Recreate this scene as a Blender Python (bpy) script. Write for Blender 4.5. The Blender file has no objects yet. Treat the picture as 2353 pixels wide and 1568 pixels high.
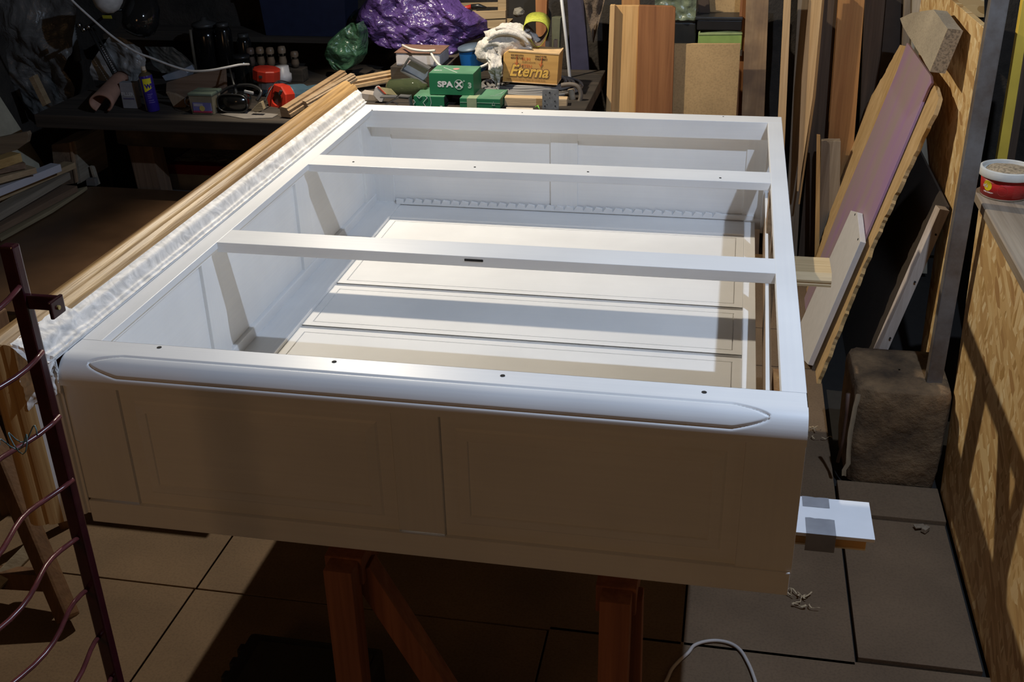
import bpy, bmesh, math, random
from mathutils import Vector, Matrix, Euler, noise
random.seed(7)
PI = math.pi
SC = bpy.context.scene
COL = SC.collection

# ------------------------------------------------------------------ camera, world, lights, exposure
FPX = 2505.84
cam_d = bpy.data.cameras.new('camera')
cam_d.sensor_fit = 'HORIZONTAL'; cam_d.sensor_width = 36.0
cam_d.lens = FPX / 2353 * 36.0
cam_d.clip_start = 0.05; cam_d.clip_end = 50
cam = bpy.data.objects.new('camera', cam_d); COL.objects.link(cam)
CAM = Vector((-0.1106, -1.5335, 1.7940))
cam.location = CAM
cam.rotation_euler = Euler((1.104, 0.0208, 0.193), 'XYZ')
SC.camera = cam

w = bpy.data.worlds.new('world'); SC.world = w; w.use_nodes = True
w.node_tree.nodes['Background'].inputs[0].default_value = (1.0, 0.74, 0.48, 1)
w.node_tree.nodes['Background'].inputs[1].default_value = 0.012

def aim(o, target):
    d = Vector(target) - o.location
    o.rotation_euler = d.to_track_quat('-Z', 'Y').to_euler()
def lamp(name, kind, loc, energy, color, size, target=None, spot=None, blend=.2):
    d = bpy.data.lights.new(name, kind); d.energy = energy; d.color = color
    if kind == 'AREA': d.shape = 'DISK'; d.size = size
    else: d.shadow_soft_size = size
    if spot: d.spot_size = math.radians(spot); d.spot_blend = blend
    o = bpy.data.objects.new(name, d); COL.objects.link(o); o.location = loc
    if target: aim(o, target)
    return o
# warm work lamp over the bench, cool tube over the right side, weak warm bulb behind the camera
lamp('warm_work_lamp', 'SPOT', (-1.41, 1.93, 2.18), 119, (1.0, .89, .72), .018, (.0, 1.4, .70), 142, .35)
lamp('cool_ceiling_lamp', 'POINT', (.52, .125, 2.52), 98, (.63, .77, 1.0), .02)
lamp('weak_side_bulb', 'AREA', (-1.5, -2.6, 1.75), 4.5, (1.0, .55, .25), .75, (-.5, 0, .6))

vs = SC.view_settings
SC.display_settings.display_device = 'sRGB'
vs.view_transform = 'Standard'; vs.look = 'None'; vs.gamma = 1.0; vs.exposure = 0.0
vs.use_curve_mapping = False

# ------------------------------------------------------------------ pixel -> point on a real plane
CR = cam.rotation_euler.to_matrix()
def ray(u, v): return CR @ Vector(((u-1176.5)/FPX, -(v-784)/FPX, -1.0))
def at(u, v, x=None, y=None, z=None):
    r = ray(u, v)
    if x is not None: t = (x-CAM.x)/r.x
    elif y is not None: t = (y-CAM.y)/r.y
    else: t = (z-CAM.z)/r.z
    return CAM + r*t
def atp(u, v, P, N):
    r = ray(u, v); P = Vector(P); N = Vector(N)
    return CAM + r*((P-CAM).dot(N)/r.dot(N))

# ------------------------------------------------------------------ mesh builder
class MB:
    def __init__(s): s.bm = bmesh.new()
    def box(s, x0, x1, y0, y1, z0, z1, bev=0):
        b = bmesh.new()
        vs_ = [b.verts.new((x, y, z)) for x in (x0, x1) for y in (y0, y1) for z in (z0, z1)]
        for f in ((0,1,3,2),(4,6,7,5),(0,4,5,1),(2,3,7,6),(0,2,6,4),(1,5,7,3)): b.faces.new([vs_[i] for i in f])
        if bev: bmesh.ops.bevel(b, geom=list(b.edges), offset=bev, segments=2, profile=.6, affect='EDGES')
        s._merge(b); return s
    def _merge(s, b, M=None):
        if M is not None: b.transform(M)
        me = bpy.data.meshes.new('t'); b.to_mesh(me); b.free(); s.bm.from_mesh(me); bpy.data.meshes.remove(me)
    def obox(s, c, size, rot=(0,0,0), bev=0):
        b = MB().box(-size[0]/2, size[0]/2, -size[1]/2, size[1]/2, -size[2]/2, size[2]/2, bev).bm
        s._merge(b, Matrix.Translation(c) @ Euler(rot).to_matrix().to_4x4()); return s
    def bar(s, p, q, w_, h_, up=(0,0,1), bev=0):
        p = Vector(p); q = Vector(q); d = (q-p); L = d.length; d.normalize()
        up = Vector(up); sx = d.cross(up)
        if sx.length < 1e-4: sx = d.cross(Vector((0,1,0)))
        sx.normalize(); sz = sx.cross(d)
        M = Matrix((sx, d, sz)).transposed().to_4x4(); M.translation = (p+q)/2
        b = MB().box(-w_/2, w_/2, -L/2, L/2, -h_/2, h_/2, bev).bm
        s._merge(b, M); return s
    def prism(s, pts, ext, bev=0):
        ext = Vector(ext); b = bmesh.new()
        a = [b.verts.new(p) for p in pts]; c = [b.verts.new(Vector(p)+ext) for p in pts]
        n = len(pts)
        b.faces.new(a); b.faces.new(c[::-1])
        for i in range(n): b.faces.new((a[i], c[i], c[(i+1) % n], a[(i+1) % n]))
        bmesh.ops.recalc_face_normals(b, faces=b.faces)
        if bev: bmesh.ops.bevel(b, geom=list(b.edges), offset=bev, segments=1, affect='EDGES')
        s._merge(b); return s
    def grid(s, rows, closed=False, capend=False):
        V = [[s.bm.verts.new(p) for p in r] for r in rows]
        for i in range(len(V)-1):
            m = len(V[i])
            for j in range(m if closed else m-1):
                try: s.bm.faces.new((V[i][j], V[i][(j+1) % m], V[i+1][(j+1) % m], V[i+1][j]))
                except ValueError: pass
        if capend:
            s.bm.faces.new(V[0][::-1]); s.bm.faces.new(V[-1])
        return s
    def tube(s, pts, r, n=8, cap=True):
        pts = [Vector(p) for p in pts]; rows = []
        rr = r if isinstance(r, (list, tuple)) else [r]*len(pts)
        prev = None
        for i, p in enumerate(pts):
            d = (pts[min(i+1, len(pts)-1)] - pts[max(i-1, 0)]).normalized()
            if prev is None:
                a = d.cross(Vector((0,0,1)))
                if a.length < .1: a = d.cross(Vector((1,0,0)))
            else: a = prev - d*prev.dot(d)
            a.normalize(); prev = a; b = d.cross(a)
            rows.append([p + (a*math.cos(2*PI*k/n) + b*math.sin(2*PI*k/n))*rr[i] for k in range(n)])
        return s.grid(rows, closed=True, capend=cap)
    def lathe(s, prof, c=(0,0,0), n=24, axis=(0,0,1)):
        q = Vector((0,0,1)).rotation_difference(Vector(axis)); c = Vector(c)
        rows = [[c + q @ Vector((r*math.cos(2*PI*k/n), r*math.sin(2*PI*k/n), z)) for k in range(n)] for r, z in prof]
        return s.grid(rows, closed=True, capend=True)
    def rings(s, o, u, v, W, H, prof, nrm):
        """nested rectangles: prof = [(inset, offset along nrm)], last one is filled"""
        o, u, v, nrm = map(Vector, (o, u, v, nrm)); last = None
        for ins, d in prof:
            R = [o+u*a+v*b+nrm*d for a, b in ((ins, ins), (W-ins, ins), (W-ins, H-ins), (ins, H-ins))]
            R = [s.bm.verts.new(p) for p in R]
            if last:
                for i in range(4): s.bm.faces.new((last[i], last[(i+1) % 4], R[(i+1) % 4], R[i]))
            last = R
        s.bm.faces.new(last); return s
    def build(s, name, mat, parent=None, smooth=False, fix=True):
        if fix: bmesh.ops.recalc_face_normals(s.bm, faces=s.bm.faces)
        me = bpy.data.meshes.new(name); s.bm.to_mesh(me); s.bm.free()
        me.materials.append(mat)
        if smooth:
            for p in me.polygons: p.use_smooth = True
        o = bpy.data.objects.new(name, me); COL.objects.link(o)
        if parent is not None:
            o.parent = parent; o.matrix_parent_inverse = world_of(parent).inverted()
        return o
def world_of(o):
    m = Matrix.LocRotScale(o.location, o.rotation_euler, o.scale)
    return (world_of(o.parent) @ o.matrix_parent_inverse @ m) if o.parent else m
def shade_auto(o, ang=35):
    me = o.data
    for p in me.polygons: p.use_smooth = True
    bm = bmesh.new(); bm.from_mesh(me)
    for e in bm.edges:
        if len(e.link_faces) == 2 and e.calc_face_angle(0) > math.radians(ang): e.smooth = False
    bm.to_mesh(me); bm.free(); return o
def tag(o, label=None, cat=None, group=None, kind=None):
    if label: o['label'] = label
    if cat: o['category'] = cat
    if group: o['group'] = group
    if kind: o['kind'] = kind
    return o
def thing(name, label, cat, loc, group=None):
    o = bpy.data.objects.new(name, None); COL.objects.link(o); o.location = loc
    o.empty_display_size = .05
    return tag(o, label, cat, group)

# ------------------------------------------------------------------ materials
def newmat(name):
    m = bpy.data.materials.new(name); m.use_nodes = True
    nt = m.node_tree; b = nt.nodes['Principled BSDF']
    return m, nt, b
def N(nt, t, **k):
    n = nt.nodes.new(t)
    for a, v in k.items():
        if a in n.inputs.keys(): n.inputs[a].default_value = v
        else: setattr(n, a, v)
    return n
def c4(c): return (c[0], c[1], c[2], 1)
def mul(c, f): return tuple(x*f for x in c)
def ramp(nt, stops):
    r = nt.nodes.new('ShaderNodeValToRGB'); e = r.color_ramp.elements
    e[0].position, e[0].color = stops[0][0], c4(stops[0][1]); e[1].position, e[1].color = stops[-1][0], c4(stops[-1][1])
    for p, c in stops[1:-1]:
        x = e.new(p); x.color = c4(c)
    return r
def coords(nt, scale, rot=(0,0,0), loc=(0,0,0)):
    g = N(nt, 'ShaderNodeTexCoord'); m = N(nt, 'ShaderNodeMapping')
    m.inputs['Scale'].default_value = scale; m.inputs['Rotation'].default_value = rot; m.inputs['Location'].default_value = loc
    nt.links.new(g.outputs['Object'], m.inputs['Vector']); return m.outputs['Vector']
def bump(nt, b, h, strength, dist=.01):
    n = N(nt, 'ShaderNodeBump'); n.inputs['Strength'].default_value = strength; n.inputs['Distance'].default_value = dist
    nt.links.new(h, n.inputs['Height']); nt.links.new(n.outputs[0], b.inputs['Normal'])
def plain(name, col, rough=.5, metal=0, nscale=30, var=.12, bmp=.1, **k):
    m, nt, b = newmat(name)
    v = coords(nt, (1,1,1)); t = N(nt, 'ShaderNodeTexNoise'); t.inputs['Scale'].default_value = nscale; t.inputs['Detail'].default_value = 4
    nt.links.new(v, t.inputs['Vector'])
    r = ramp(nt, [(.3, mul(col, 1-var)), (.7, mul(col, 1+var))])
    nt.links.new(t.outputs['Fac'], r.inputs[0]); nt.links.new(r.outputs[0], b.inputs['Base Color'])
    b.inputs['Roughness'].default_value = rough; b.inputs['Metallic'].default_value = metal
    if bmp: bump(nt, b, t.outputs['Fac'], bmp, .004)
    for a, x in k.items(): b.inputs[a].default_value = x
    return m
def paint(name, col, axis=0, rough=.42, streak=.5, var=.05):
    """brushed paint: fine streaks along one axis"""
    m, nt, b = newmat(name)
    s = [160, 160, 160]; s[axis] = 3.0
    t = N(nt, 'ShaderNodeTexNoise'); t.inputs['Scale'].default_value = 1; t.inputs['Detail'].default_value = 5
    nt.links.new(coords(nt, s), t.inputs['Vector'])
    t2 = N(nt, 'ShaderNodeTexNoise'); t2.inputs['Scale'].default_value = 5; t2.inputs['Detail'].default_value = 3
    nt.links.new(coords(nt, (1,1,1)), t2.inputs['Vector'])
    r = ramp(nt, [(.35, mul(col, 1-var)), (.65, mul(col, 1+var*.4))]); nt.links.new(t2.outputs['Fac'], r.inputs[0])
    r2 = ramp(nt, [(.3, (.93,.93,.95)), (.7, (1,1,1))]); nt.links.new(t.outputs['Fac'], r2.inputs[0])
    mx = N(nt, 'ShaderNodeMixRGB', blend_type='MULTIPLY'); mx.inputs[0].default_value = streak
    nt.links.new(r.outputs[0], mx.inputs[1]); nt.links.new(r2.outputs[0], mx.inputs[2])
    nt.links.new(mx.outputs[0], b.inputs['Base Color'])
    b.inputs['Roughness'].default_value = rough
    bump(nt, b, t.outputs['Fac'], .22*streak, .0012)
    return m
def wood(name, c1, c2, axis=2, rough=.6, sc=1.0, bmp=.25, dark=None, pore=(.72,.68,.62)):
    m, nt, b = newmat(name)
    s = [26*sc]*3; s[axis] = 1.3*sc
    t = N(nt, 'ShaderNodeTexNoise'); t.inputs['Scale'].default_value = 1; t.inputs['Detail'].default_value = 6; t.inputs['Distortion'].default_value = .6
    nt.links.new(coords(nt, s, loc=(random.random()*9, random.random()*9, random.random()*9)), t.inputs['Vector'])
    s2 = [140*sc]*3; s2[axis] = 5*sc
    t2 = N(nt, 'ShaderNodeTexNoise'); t2.inputs['Scale'].default_value = 1; t2.inputs['Detail'].default_value = 3
    nt.links.new(coords(nt, s2), t2.inputs['Vector'])
    st = [(.3, c2), (.52, tuple((a+b_)/2 for a, b_ in zip(c1, c2))), (.7, c1)]
    r = ramp(nt, st); nt.links.new(t.outputs['Fac'], r.inputs[0])
    r2 = ramp(nt, [(.3, pore), (.6, (1,1,1))]); nt.links.new(t2.outputs['Fac'], r2.inputs[0])
    mx = N(nt, 'ShaderNodeMixRGB', blend_type='MULTIPLY'); mx.inputs[0].default_value = .6
    nt.links.new(r.outputs[0], mx.inputs[1]); nt.links.new(r2.outputs[0], mx.inputs[2])
    out = mx.outputs[0]
    if dark:
        t3 = N(nt, 'ShaderNodeTexNoise'); t3.inputs['Scale'].default_value = 7; t3.inputs['Detail'].default_value = 4
        nt.links.new(coords(nt, (1,1,1)), t3.inputs['Vector'])
        r3 = ramp(nt, [(.42, (0,0,0)), (.62, (1,1,1))]); nt.links.new(t3.outputs['Fac'], r3.inputs[0])
        m3 = N(nt, 'ShaderNodeMixRGB'); nt.links.new(r3.outputs[0], m3.inputs[0])
        m3.inputs[1].default_value = c4(dark); nt.links.new(out, m3.inputs[2]); out = m3.outputs[0]
    nt.links.new(out, b.inputs['Base Color'])
    b.inputs['Roughness'].default_value = rough
    bump(nt, b, t2.outputs['Fac'], bmp, .003)
    return m
def osb(name, plane='yz'):
    """strand board: three layers of long flakes in different directions"""
    m, nt, b = newmat(name)
    col = None; hgt = None
    cols = [[(0, (.48,.28,.09)), (.5, (.74,.49,.21)), (1, (.92,.72,.40))],
            [(0, (.60,.37,.15)), (.5, (.76,.52,.24)), (1, (.92,.74,.44))],
            [(0, (.48,.27,.10)), (.5, (.68,.44,.18)), (1, (.82,.60,.30))]]
    for i, (ang, off) in enumerate(((.18, 0), (2.70, 5), (1.15, 11))):
        v = coords(nt, (1,1,1), (ang, 0, 0), (off, off, off))
        mp = N(nt, 'ShaderNodeMapping'); mp.inputs['Scale'].default_value = (3, 52, 15)
        nt.links.new(v, mp.inputs['Vector'])
        nz = N(nt, 'ShaderNodeTexNoise'); nz.inputs['Scale'].default_value = 9
        nt.links.new(v, nz.inputs['Vector'])
        ad = N(nt, 'ShaderNodeMixRGB', blend_type='ADD'); ad.inputs[0].default_value = 1.2
        nt.links.new(mp.outputs[0], ad.inputs[1]); nt.links.new(nz.outputs['Color'], ad.inputs[2])
        vo = N(nt, 'ShaderNodeTexVoronoi'); vo.inputs['Scale'].default_value = 1.0
        nt.links.new(ad.outputs[0], vo.inputs['Vector'])
        sp = N(nt, 'ShaderNodeSeparateColor'); nt.links.new(vo.outputs['Color'], sp.inputs[0])
        r = ramp(nt, cols[i]); nt.links.new(sp.outputs[0], r.inputs[0])
        if col is None: col = r.outputs[0]; hgt = sp.outputs[1]
        else:
            gt = N(nt, 'ShaderNodeMath', operation='GREATER_THAN'); gt.inputs[1].default_value = .5
            nt.links.new(sp.outputs[2], gt.inputs[0])
            mx = N(nt, 'ShaderNodeMixRGB'); nt.links.new(gt.outputs[0], mx.inputs[0])
            nt.links.new(col, mx.inputs[1]); nt.links.new(r.outputs[0], mx.inputs[2]); col = mx.outputs[0]
            mh = N(nt, 'ShaderNodeMixRGB'); nt.links.new(gt.outputs[0], mh.inputs[0])
            nt.links.new(hgt, mh.inputs[1]); nt.links.new(sp.outputs[1], mh.inputs[2]); hgt = mh.outputs[0]
    nt.links.new(col, b.inputs['Base Color']); b.inputs['Roughness'].default_value = .55
    bump(nt, b, hgt, .35, .003)
    return m
def stone(name, c1, c2, scale=6, rough=.9, bmp=.8):
    m, nt, b = newmat(name)
    v = coords(nt, (1,1,1))
    t = N(nt, 'ShaderNodeTexNoise'); t.inputs['Scale'].default_value = scale; t.inputs['Detail'].default_value = 8; t.inputs['Roughness'].default_value = .65
    nt.links.new(v, t.inputs['Vector'])
    r = ramp(nt, [(.3, c2), (.7, c1)]); nt.links.new(t.outputs['Fac'], r.inputs[0]); nt.links.new(r.outputs[0], b.inputs['Base Color'])
    b.inputs['Roughness'].default_value = rough; bump(nt, b, t.outputs['Fac'], bmp, .03)
    return m
def chipboard(name, col, speck=.25):
    m, nt, b = newmat(name); v = coords(nt, (1,1,1))
    t = N(nt, 'ShaderNodeTexNoise'); t.inputs['Scale'].default_value = 3.5; t.inputs['Detail'].default_value = 6; nt.links.new(v, t.inputs['Vector'])
    r = ramp(nt, [(.3, mul(col, .72)), (.7, mul(col, 1.12))]); nt.links.new(t.outputs['Fac'], r.inputs[0])
    t2 = N(nt, 'ShaderNodeTexNoise'); t2.inputs['Scale'].default_value = 160; t2.inputs['Detail'].default_value = 2; nt.links.new(v, t2.inputs['Vector'])
    r2 = ramp(nt, [(.35, (1-speck*1.6,)*3), (.55, (1,1,1))]); nt.links.new(t2.outputs['Fac'], r2.inputs[0])
    mx = N(nt, 'ShaderNodeMixRGB', blend_type='MULTIPLY'); mx.inputs[0].default_value = .7
    nt.links.new(r.outputs[0], mx.inputs[1]); nt.links.new(r2.outputs[0], mx.inputs[2])
    nt.links.new(mx.outputs[0], b.inputs['Base Color']); b.inputs['Roughness'].default_value = .85
    bump(nt, b, t2.outputs['Fac'], .25, .002)
    return m
def film(name, col, rough=.25, alpha=1.0, crinkle=1.0, scale=14):
    m, nt, b = newmat(name); v = coords(nt, (1,1,1))
    t = N(nt, 'ShaderNodeTexNoise'); t.inputs['Scale'].default_value = scale; t.inputs['Detail'].default_value = 5; t.inputs['Distortion'].default_value = 1.5
    nt.links.new(v, t.inputs['Vector'])
    r = ramp(nt, [(.3, mul(col, .7)), (.7, mul(col, 1.25))]); nt.links.new(t.outputs['Fac'], r.inputs[0]); nt.links.new(r.outputs[0], b.inputs['Base Color'])
    b.inputs['Roughness'].default_value = rough; b.inputs['Alpha'].default_value = alpha
    b.inputs['Specular IOR Level'].default_value = .7
    bump(nt, b, t.outputs['Fac'], crinkle, .02)
    return m

WHX = paint('white_paint_x', (.83,.83,.82), 0); WHY = paint('white_paint_y', (.83,.83,.82), 1)
WHZ = paint('white_paint_z', (.80,.80,.79), 2); WHP = paint('cream_primer', (.83,.815,.785), 0, rough=.6, streak=.2)
BARE = wood('bare_brown', (.30,.20,.11), (.18,.11,.06), 1, .7)
GAP = plain('dark_gap', (.02,.018,.016), .9, bmp=0)
OAKY = wood('oak_y', (.58,.36,.14), (.26,.14,.05), 1, .5, 1.0, .45, pore=(.30,.24,.18))
OAKZ = wood('oak_z', (.62,.40,.17), (.40,.22,.08), 2, .42, 1.0, .35)
TAPE = film('masking_tape', (.85,.81,.76), .6, 1, .12, 30)
PINEZ = wood('pine_z', (.82,.56,.28), (.62,.37,.15), 2)
PINEX = wood('pine_x', (.74,.52,.27), (.55,.33,.14), 0)
PINEG = wood('pine_grey', (.50,.38,.24), (.30,.21,.12), 2, .75)
REDW = wood('russet', (.42,.18,.065), (.26,.10,.035), 2, .6)  # red-brown wood, also used as the shaded tone of the amber plank
REDWL = wood('larch', (.56,.29,.10), (.38,.17,.055), 2, .6)
DARKW = wood('dark_timber', (.16,.10,.06), (.07,.045,.03), 2, .8)
DARKX = wood('dark_timber_x', (.085,.065,.047), (.03,.023,.017), 0, .85)
DUST = wood('dusty_timber', (.34,.27,.19), (.20,.15,.10), 2, .85)
OLDX = wood('old_pale_timber', (.42,.32,.22), (.25,.18,.12), 0, .8)
LEG = wood('trestle_red', (.40,.15,.065), (.22,.075,.035), 2, .7)
OSBM = osb('strand_board')
FLB = chipboard('floor_chipboard', (.185,.122,.070), .14)
HDF = chipboard('fibreboard', (.55,.36,.165), .12)
BROWNB = chipboard('brown_hardboard', (.055,.038,.025), .1)
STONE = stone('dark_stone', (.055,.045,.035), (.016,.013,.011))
CONC = stone('dark_rubble', (.14,.12,.10), (.05,.045,.04), 12)

# ------------------------------------------------------------------ the room
def struct(name, mb, mat, smooth=False):
    return tag(mb.build(name, mat, None, smooth), kind='structure')
fl = struct('floor', MB().box(-3.1, 1.7, -1.9, 3.1, -.12, -.022), GAP)
def fboard(x0, x1, y0, y1, z=0.0):
    b = MB().box(x0+.0025, x1-.0025, y0+.0025, y1-.0025, -.021, z, .0015).build('floor_board', FLB, fl); return b
fboard(-3.05, -1.357, .458, 2.2); fboard(-1.357, -.132, .458, 2.2); fboard(-.132, .262, .458, 1.9)
fboard(-3.05, -1.36, -.75, .458); fboard(-1.36, -.45, -.75, .458); fboard(-.45, .66, -.75, .474)
fboard(.265, .541, .486, 1.045); fboard(.265, .545, 1.048, 1.212, .008); fboard(-3.05, -.9, -1.85, -.75); fboard(-.9, .7, -1.85, -.75)
fboard(-3.05, .262, 2.2, 3.05); fboard(-.132, .262, 1.9, 2.2)

bw = MB(); rows = []
for i in range(61):
    rows.append([])
    for j in range(31):
        x = -3.0+i*4.7/60; z = j*2.9/30
        rows[-1].append((x, 3.02 - .05*noise.noise(Vector((x*3, 0, z*3))) - .03*noise.noise(Vector((x*9, 4, z*9))), z))
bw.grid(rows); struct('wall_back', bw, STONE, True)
lw = MB(); rows = []
for i in range(51):
    rows.append([])
    for j in range(31):
        y = -1.85+i*4.9/50; z = j*2.9/30
        rows[-1].append((-2.98 + .05*noise.noise(Vector((7, y*3, z*3))) + .03*noise.noise(Vector((3, y*9, z*9))), y, z))
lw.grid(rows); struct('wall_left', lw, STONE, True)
struct('wall_right', MB().box(1.6, 1.7, -1.85, 3.05, 0, 2.9), DARKX)

# ------------------------------------------------------------------ the white cabinet, lying on its back
X0, X1 = -1.2, .039
cab = thing('cabinet', 'large white painted open cabinet lying on its back across two trestles', 'cabinet', (-.58, .75, .618))
# near long rail with rounded edge and carved groove
def bull(s):           # profile from inner top edge (y=0) round to the side face
    # returns (y,z) and normal for arclength parameter
    R = .040; yc, zc = -.046, .910
    L1 = .046; L2 = R*PI/2; L3 = .006
    if s < L1: return (-s, .95), (0, 1)
    s -= L1
    if s < L2:
        a = s/R; return (yc - R*math.sin(a), zc + R*math.cos(a)), (-math.sin(a), math.cos(a))
    s -= L2
    return (-.086, .910 - s), (-1, 0)
LT = .046+.040*PI/2+.006
sA, sB = .046+.003, .046+.040*1.18                 # the two groove lines round the nose
xa, xb = -1.148, -.018
def gd(x, s):
    """distance to the pointed lozenge outline"""
    sm = (sA+sB)/2; hw = (sB-sA)/2
    e = min(x-xa, xb-x)
    if e < 0: return 1
    h = hw*min(1, (e/.055))**.6
    return abs(abs(s-sm)-h)
mb = MB(); rows = []
xs = []; x = X0
while x < X1:
    xs.append(x); e = min(abs(x-xa), abs(x-xb)); x += .0022 if e < .07 else .02
xs.append(X1)
ns = 72
for x in xs:
    r = []
    for k in range(ns+1):
        s = LT*k/ns; (y, z), n = bull(s); d = gd(x, s)
        dep = .0035*math.exp(-(d/.0020)**2)
        r.append((x, y - n[0]*dep, z - n[1]*dep))
    r.append((x, -.0800, .904))
    rows.append(r)
mb.grid(rows)
mb.box(X0, X1, -.0795, 0, .9046, .9075)
mb.prism([(X0, 0, .905), (X0, 0, .95), (X1, 0, .95), (X1, 0, .905)], (0, -.0005, 0))
mb.prism([(X1, 0, .905), (X1, 0, .95), (X1, -.046, .95), (X1, -.066, .945), (X1, -.082, .928), (X1, -.086, .91), (X1, -.0795, .905)], (-.001, 0, 0))
mb.prism([(X0, 0, .905), (X0, 0, .95), (X0, -.046, .95), (X0, -.066, .945), (X0, -.082, .928), (X0, -.086, .91), (X0, -.0795, .905)], (.001, 0, 0))
nr = mb.build('front_rail', WHX, cab, True); shade_auto(nr, 50)
def screw(x, y, z=.9502, r=.0045, parent=cab):
    MB().lathe([(0.0002, 0), (r, 0), (r, -.006), (.0002, -.006)], (x, y, z+.0004), 12).build('screw_hole', GAP, parent)
for u, v in ((366,799), (768,832), (1155,864), (1618,902)):
    p = at(u, v, z=.95); screw(p.x, p.y, r=.0042)
for u, v in ((812,372), (1091,384), (1351,395), (1655,409)):
    p = at(u, v, z=.95); screw(p.x, p.y, r=.0028)
for u, v in ((620,250), (855,253), (1200,259), (1662,268)):
    if u > 700: p = at(u, v, z=.95); screw(p.x, p.y, r=.0022)
# the other face frame rails
MB().box(X0, X1, 1.5525, 1.618, .898, .95, .002).build('back_rail', WHX, cab)
MB().box(-1.2, -1.161, 0, 1.5525, .935, .95, .0012).build('top_rail', WHY, cab)
MB().box(0, X1, 0, 1.5525, .930, .95, .0015).build('bottom_rail', WHY, cab)
MB().box(-1.163, .001, 1.0205, 1.1043, .930, .9496, .0012).build('cross_rail', WHX, cab)
# second cross rail carries a lock slot in its near edge
cr2 = MB().box(-1.163, .001, .4709, .5464, .927, .9498, .0012).build('cross_rail', WHX, cab)
MB().box(-.620, -.580, .4700, .478, .9385, .9445, .002).build('lock_slot', GAP, cr2)
# near side
Y0 = -.0795
side = MB()
MB().box(X0, -1.100, Y0, -.062, .668, .9045, .0008).build('side_stile', WHZ, cab)
MB().box(-.615, -.535, Y0, -.062, .668, .9045, .0008).build('side_stile', WHZ, cab)
MB().box(-.050, X1, Y0, -.062, .655, .9045, .0008).build('side_stile', WHZ, cab)
MB().box(X0, X1-.002, Y0-.0035, -.058, .618, .664, .0025).build('plinth_board', WHX, cab)
prof = [(0, 0), (.0005, -.0055), (.026, -.0055), (.030, -.0030), (.046, .0004), (.048, -.0022), (.052, -.0022)]
for a, b_ in ((-1.100, -.615), (-.535, -.050)):
    MB().rings((a, Y0, .664), (1,0,0), (0,0,1), b_-a, .9045-.664, prof, (0,-1,0)).box(a, b_, -.070, -.060, .66, .91).build('side_panel', WHX, cab, fix=False)
# far side (seen from inside)
YF = 1.587
for a, b_ in ((-1.2, -1.118), (-.624, -.542), (-.050, .039)):
    MB().box(a, b_, YF, 1.61, .640, .8985, .0015).build('side_stile', WHZ, cab)
MB().box(-1.2, .039, YF+.0004, 1.611, .868, .8985).build('side_rail', WHX, cab)
MB().box(-1.2, .039, YF-.004, 1.612, .618, .652, .003).build('side_rail', WHX, cab)
for a, b_ in ((-1.118, -.624), (-.542, -.050)):
    MB().box(a-.002, b_+.002, YF+.006, 1.608, .645, .875).build('side_panel', WHX, cab)
# toothed strip along its foot
ts = MB(); pts = [(-1.112, .648), (-1.112, .664)]
xx = -1.089; dx = (1.089-.108)/33
for i in range(33):
    a = xx+i*dx
    pts += [(a, .6615), (a+.0012, .6525), (a+.010, .6655), (a+dx*.6, .6645)]
pts += [(-.108, .661), (-.016, .662), (-.016, .648)]
ts.prism([(p[0], YF-.0005, p[1]) for p in pts], (0, -.010, 0)).build('toothed_strip', WHX, cab)
# left end wall
XL = -1.18
for a, b_ in ((-.06, .03), (.425, .505), (.966, 1.05), (1.50, 1.59)):
    MB().box(-1.199, XL, a, b_, .64, .936, .001).build('end_stile', WHZ, cab)
MB().box(-1.1985, XL+.0004, -.06, 1.587, .915, .936).build('end_rail', WHY, cab)
MB().box(-1.199, XL+.003, -.06, 1.587, .640, .676, .003).build('end_rail', WHY, cab)
for a, b_ in ((.03, .425), (.505, .966), (1.05, 1.50)):
    MB().box(-1.197, XL-.008, a-.002, b_+.002, .66, .93).build('end_panel', WHY, cab)
# the back, seen as the floor of the box
ZF = .640
MB().box(-1.2, -1.100, -.06, 1.60, .622, ZF+.008, .0015).build('back_stile', WHY, cab)
MB().box(-.043, -.012, -.06, 1.60, .622, ZF+.001, .001).build('back_stile', WHP, cab)
MB().box(-1.1, -.043, 1.47, 1.60, .622, ZF+.005, .001).build('back_rail', WHX, cab)
MB().box(-1.11, -.040, -.06, 1.60, .619, .626).build('back_sheet', WHX, cab)
g = [(0, 0), (.020, 0), (.0205, -.003), (.0225, -.003), (.023, 0)]
for a, b_ in ((-.06, .703), (.720, .960), (.977, 1.215), (1.2152, 1.47)):
    MB().rings((-1.0995, a, ZF), (1,0,0), (0,1,0), 1.056, b_-a, g, (0,0,1)).box(-1.0995, -.0435, a+.0004, b_-.0004, .624, ZF-.0035).build('back_panel', WHP, cab, fix=False)
for a in (.703, .960):
    MB().box(-1.0995, -.0435, a-.001, a+.018, .6245, ZF-.008).build('back_groove', WHX, cab)
# right end: a short panel at the far corner, corner posts, loose inner lath; the rest is open
MB().prism([(-.004, -.055, .622), (-.004, -.055, .746), (.004, -.055, .746), (.004, -.055, .622)], (.016, 1.64, 0)).build('end_panel', BARE, cab)
MB().bar((-.0035, -.055, .7475), (.0125, 1.585, .7475), .0075, .003).build('panel_edge', WHY, cab)
MB().box(.008, .024, 1.212, 1.292, .622, .93).build('end_stile', BARE, cab)
MB().box(.008, .024, .900, .952, .622, .93).build('end_stile', BARE, cab)
MB().box(.026, .0385, 0, 1.5525, .910, .931).build('end_rail', BARE, cab)
MB().box(.004, .034, -.06, -.02, .62, .93, .001).build('corner_post', WHZ, cab)
MB().box(.004, .036, 1.55, 1.587, .62, .93, .001).build('corner_post', WHZ, cab)
sw = MB().box(.018, .034, -.02, .55, .622, .70).build('inner_runner', REDWL, cab); tag(sw, 'bare brown runner')

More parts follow.
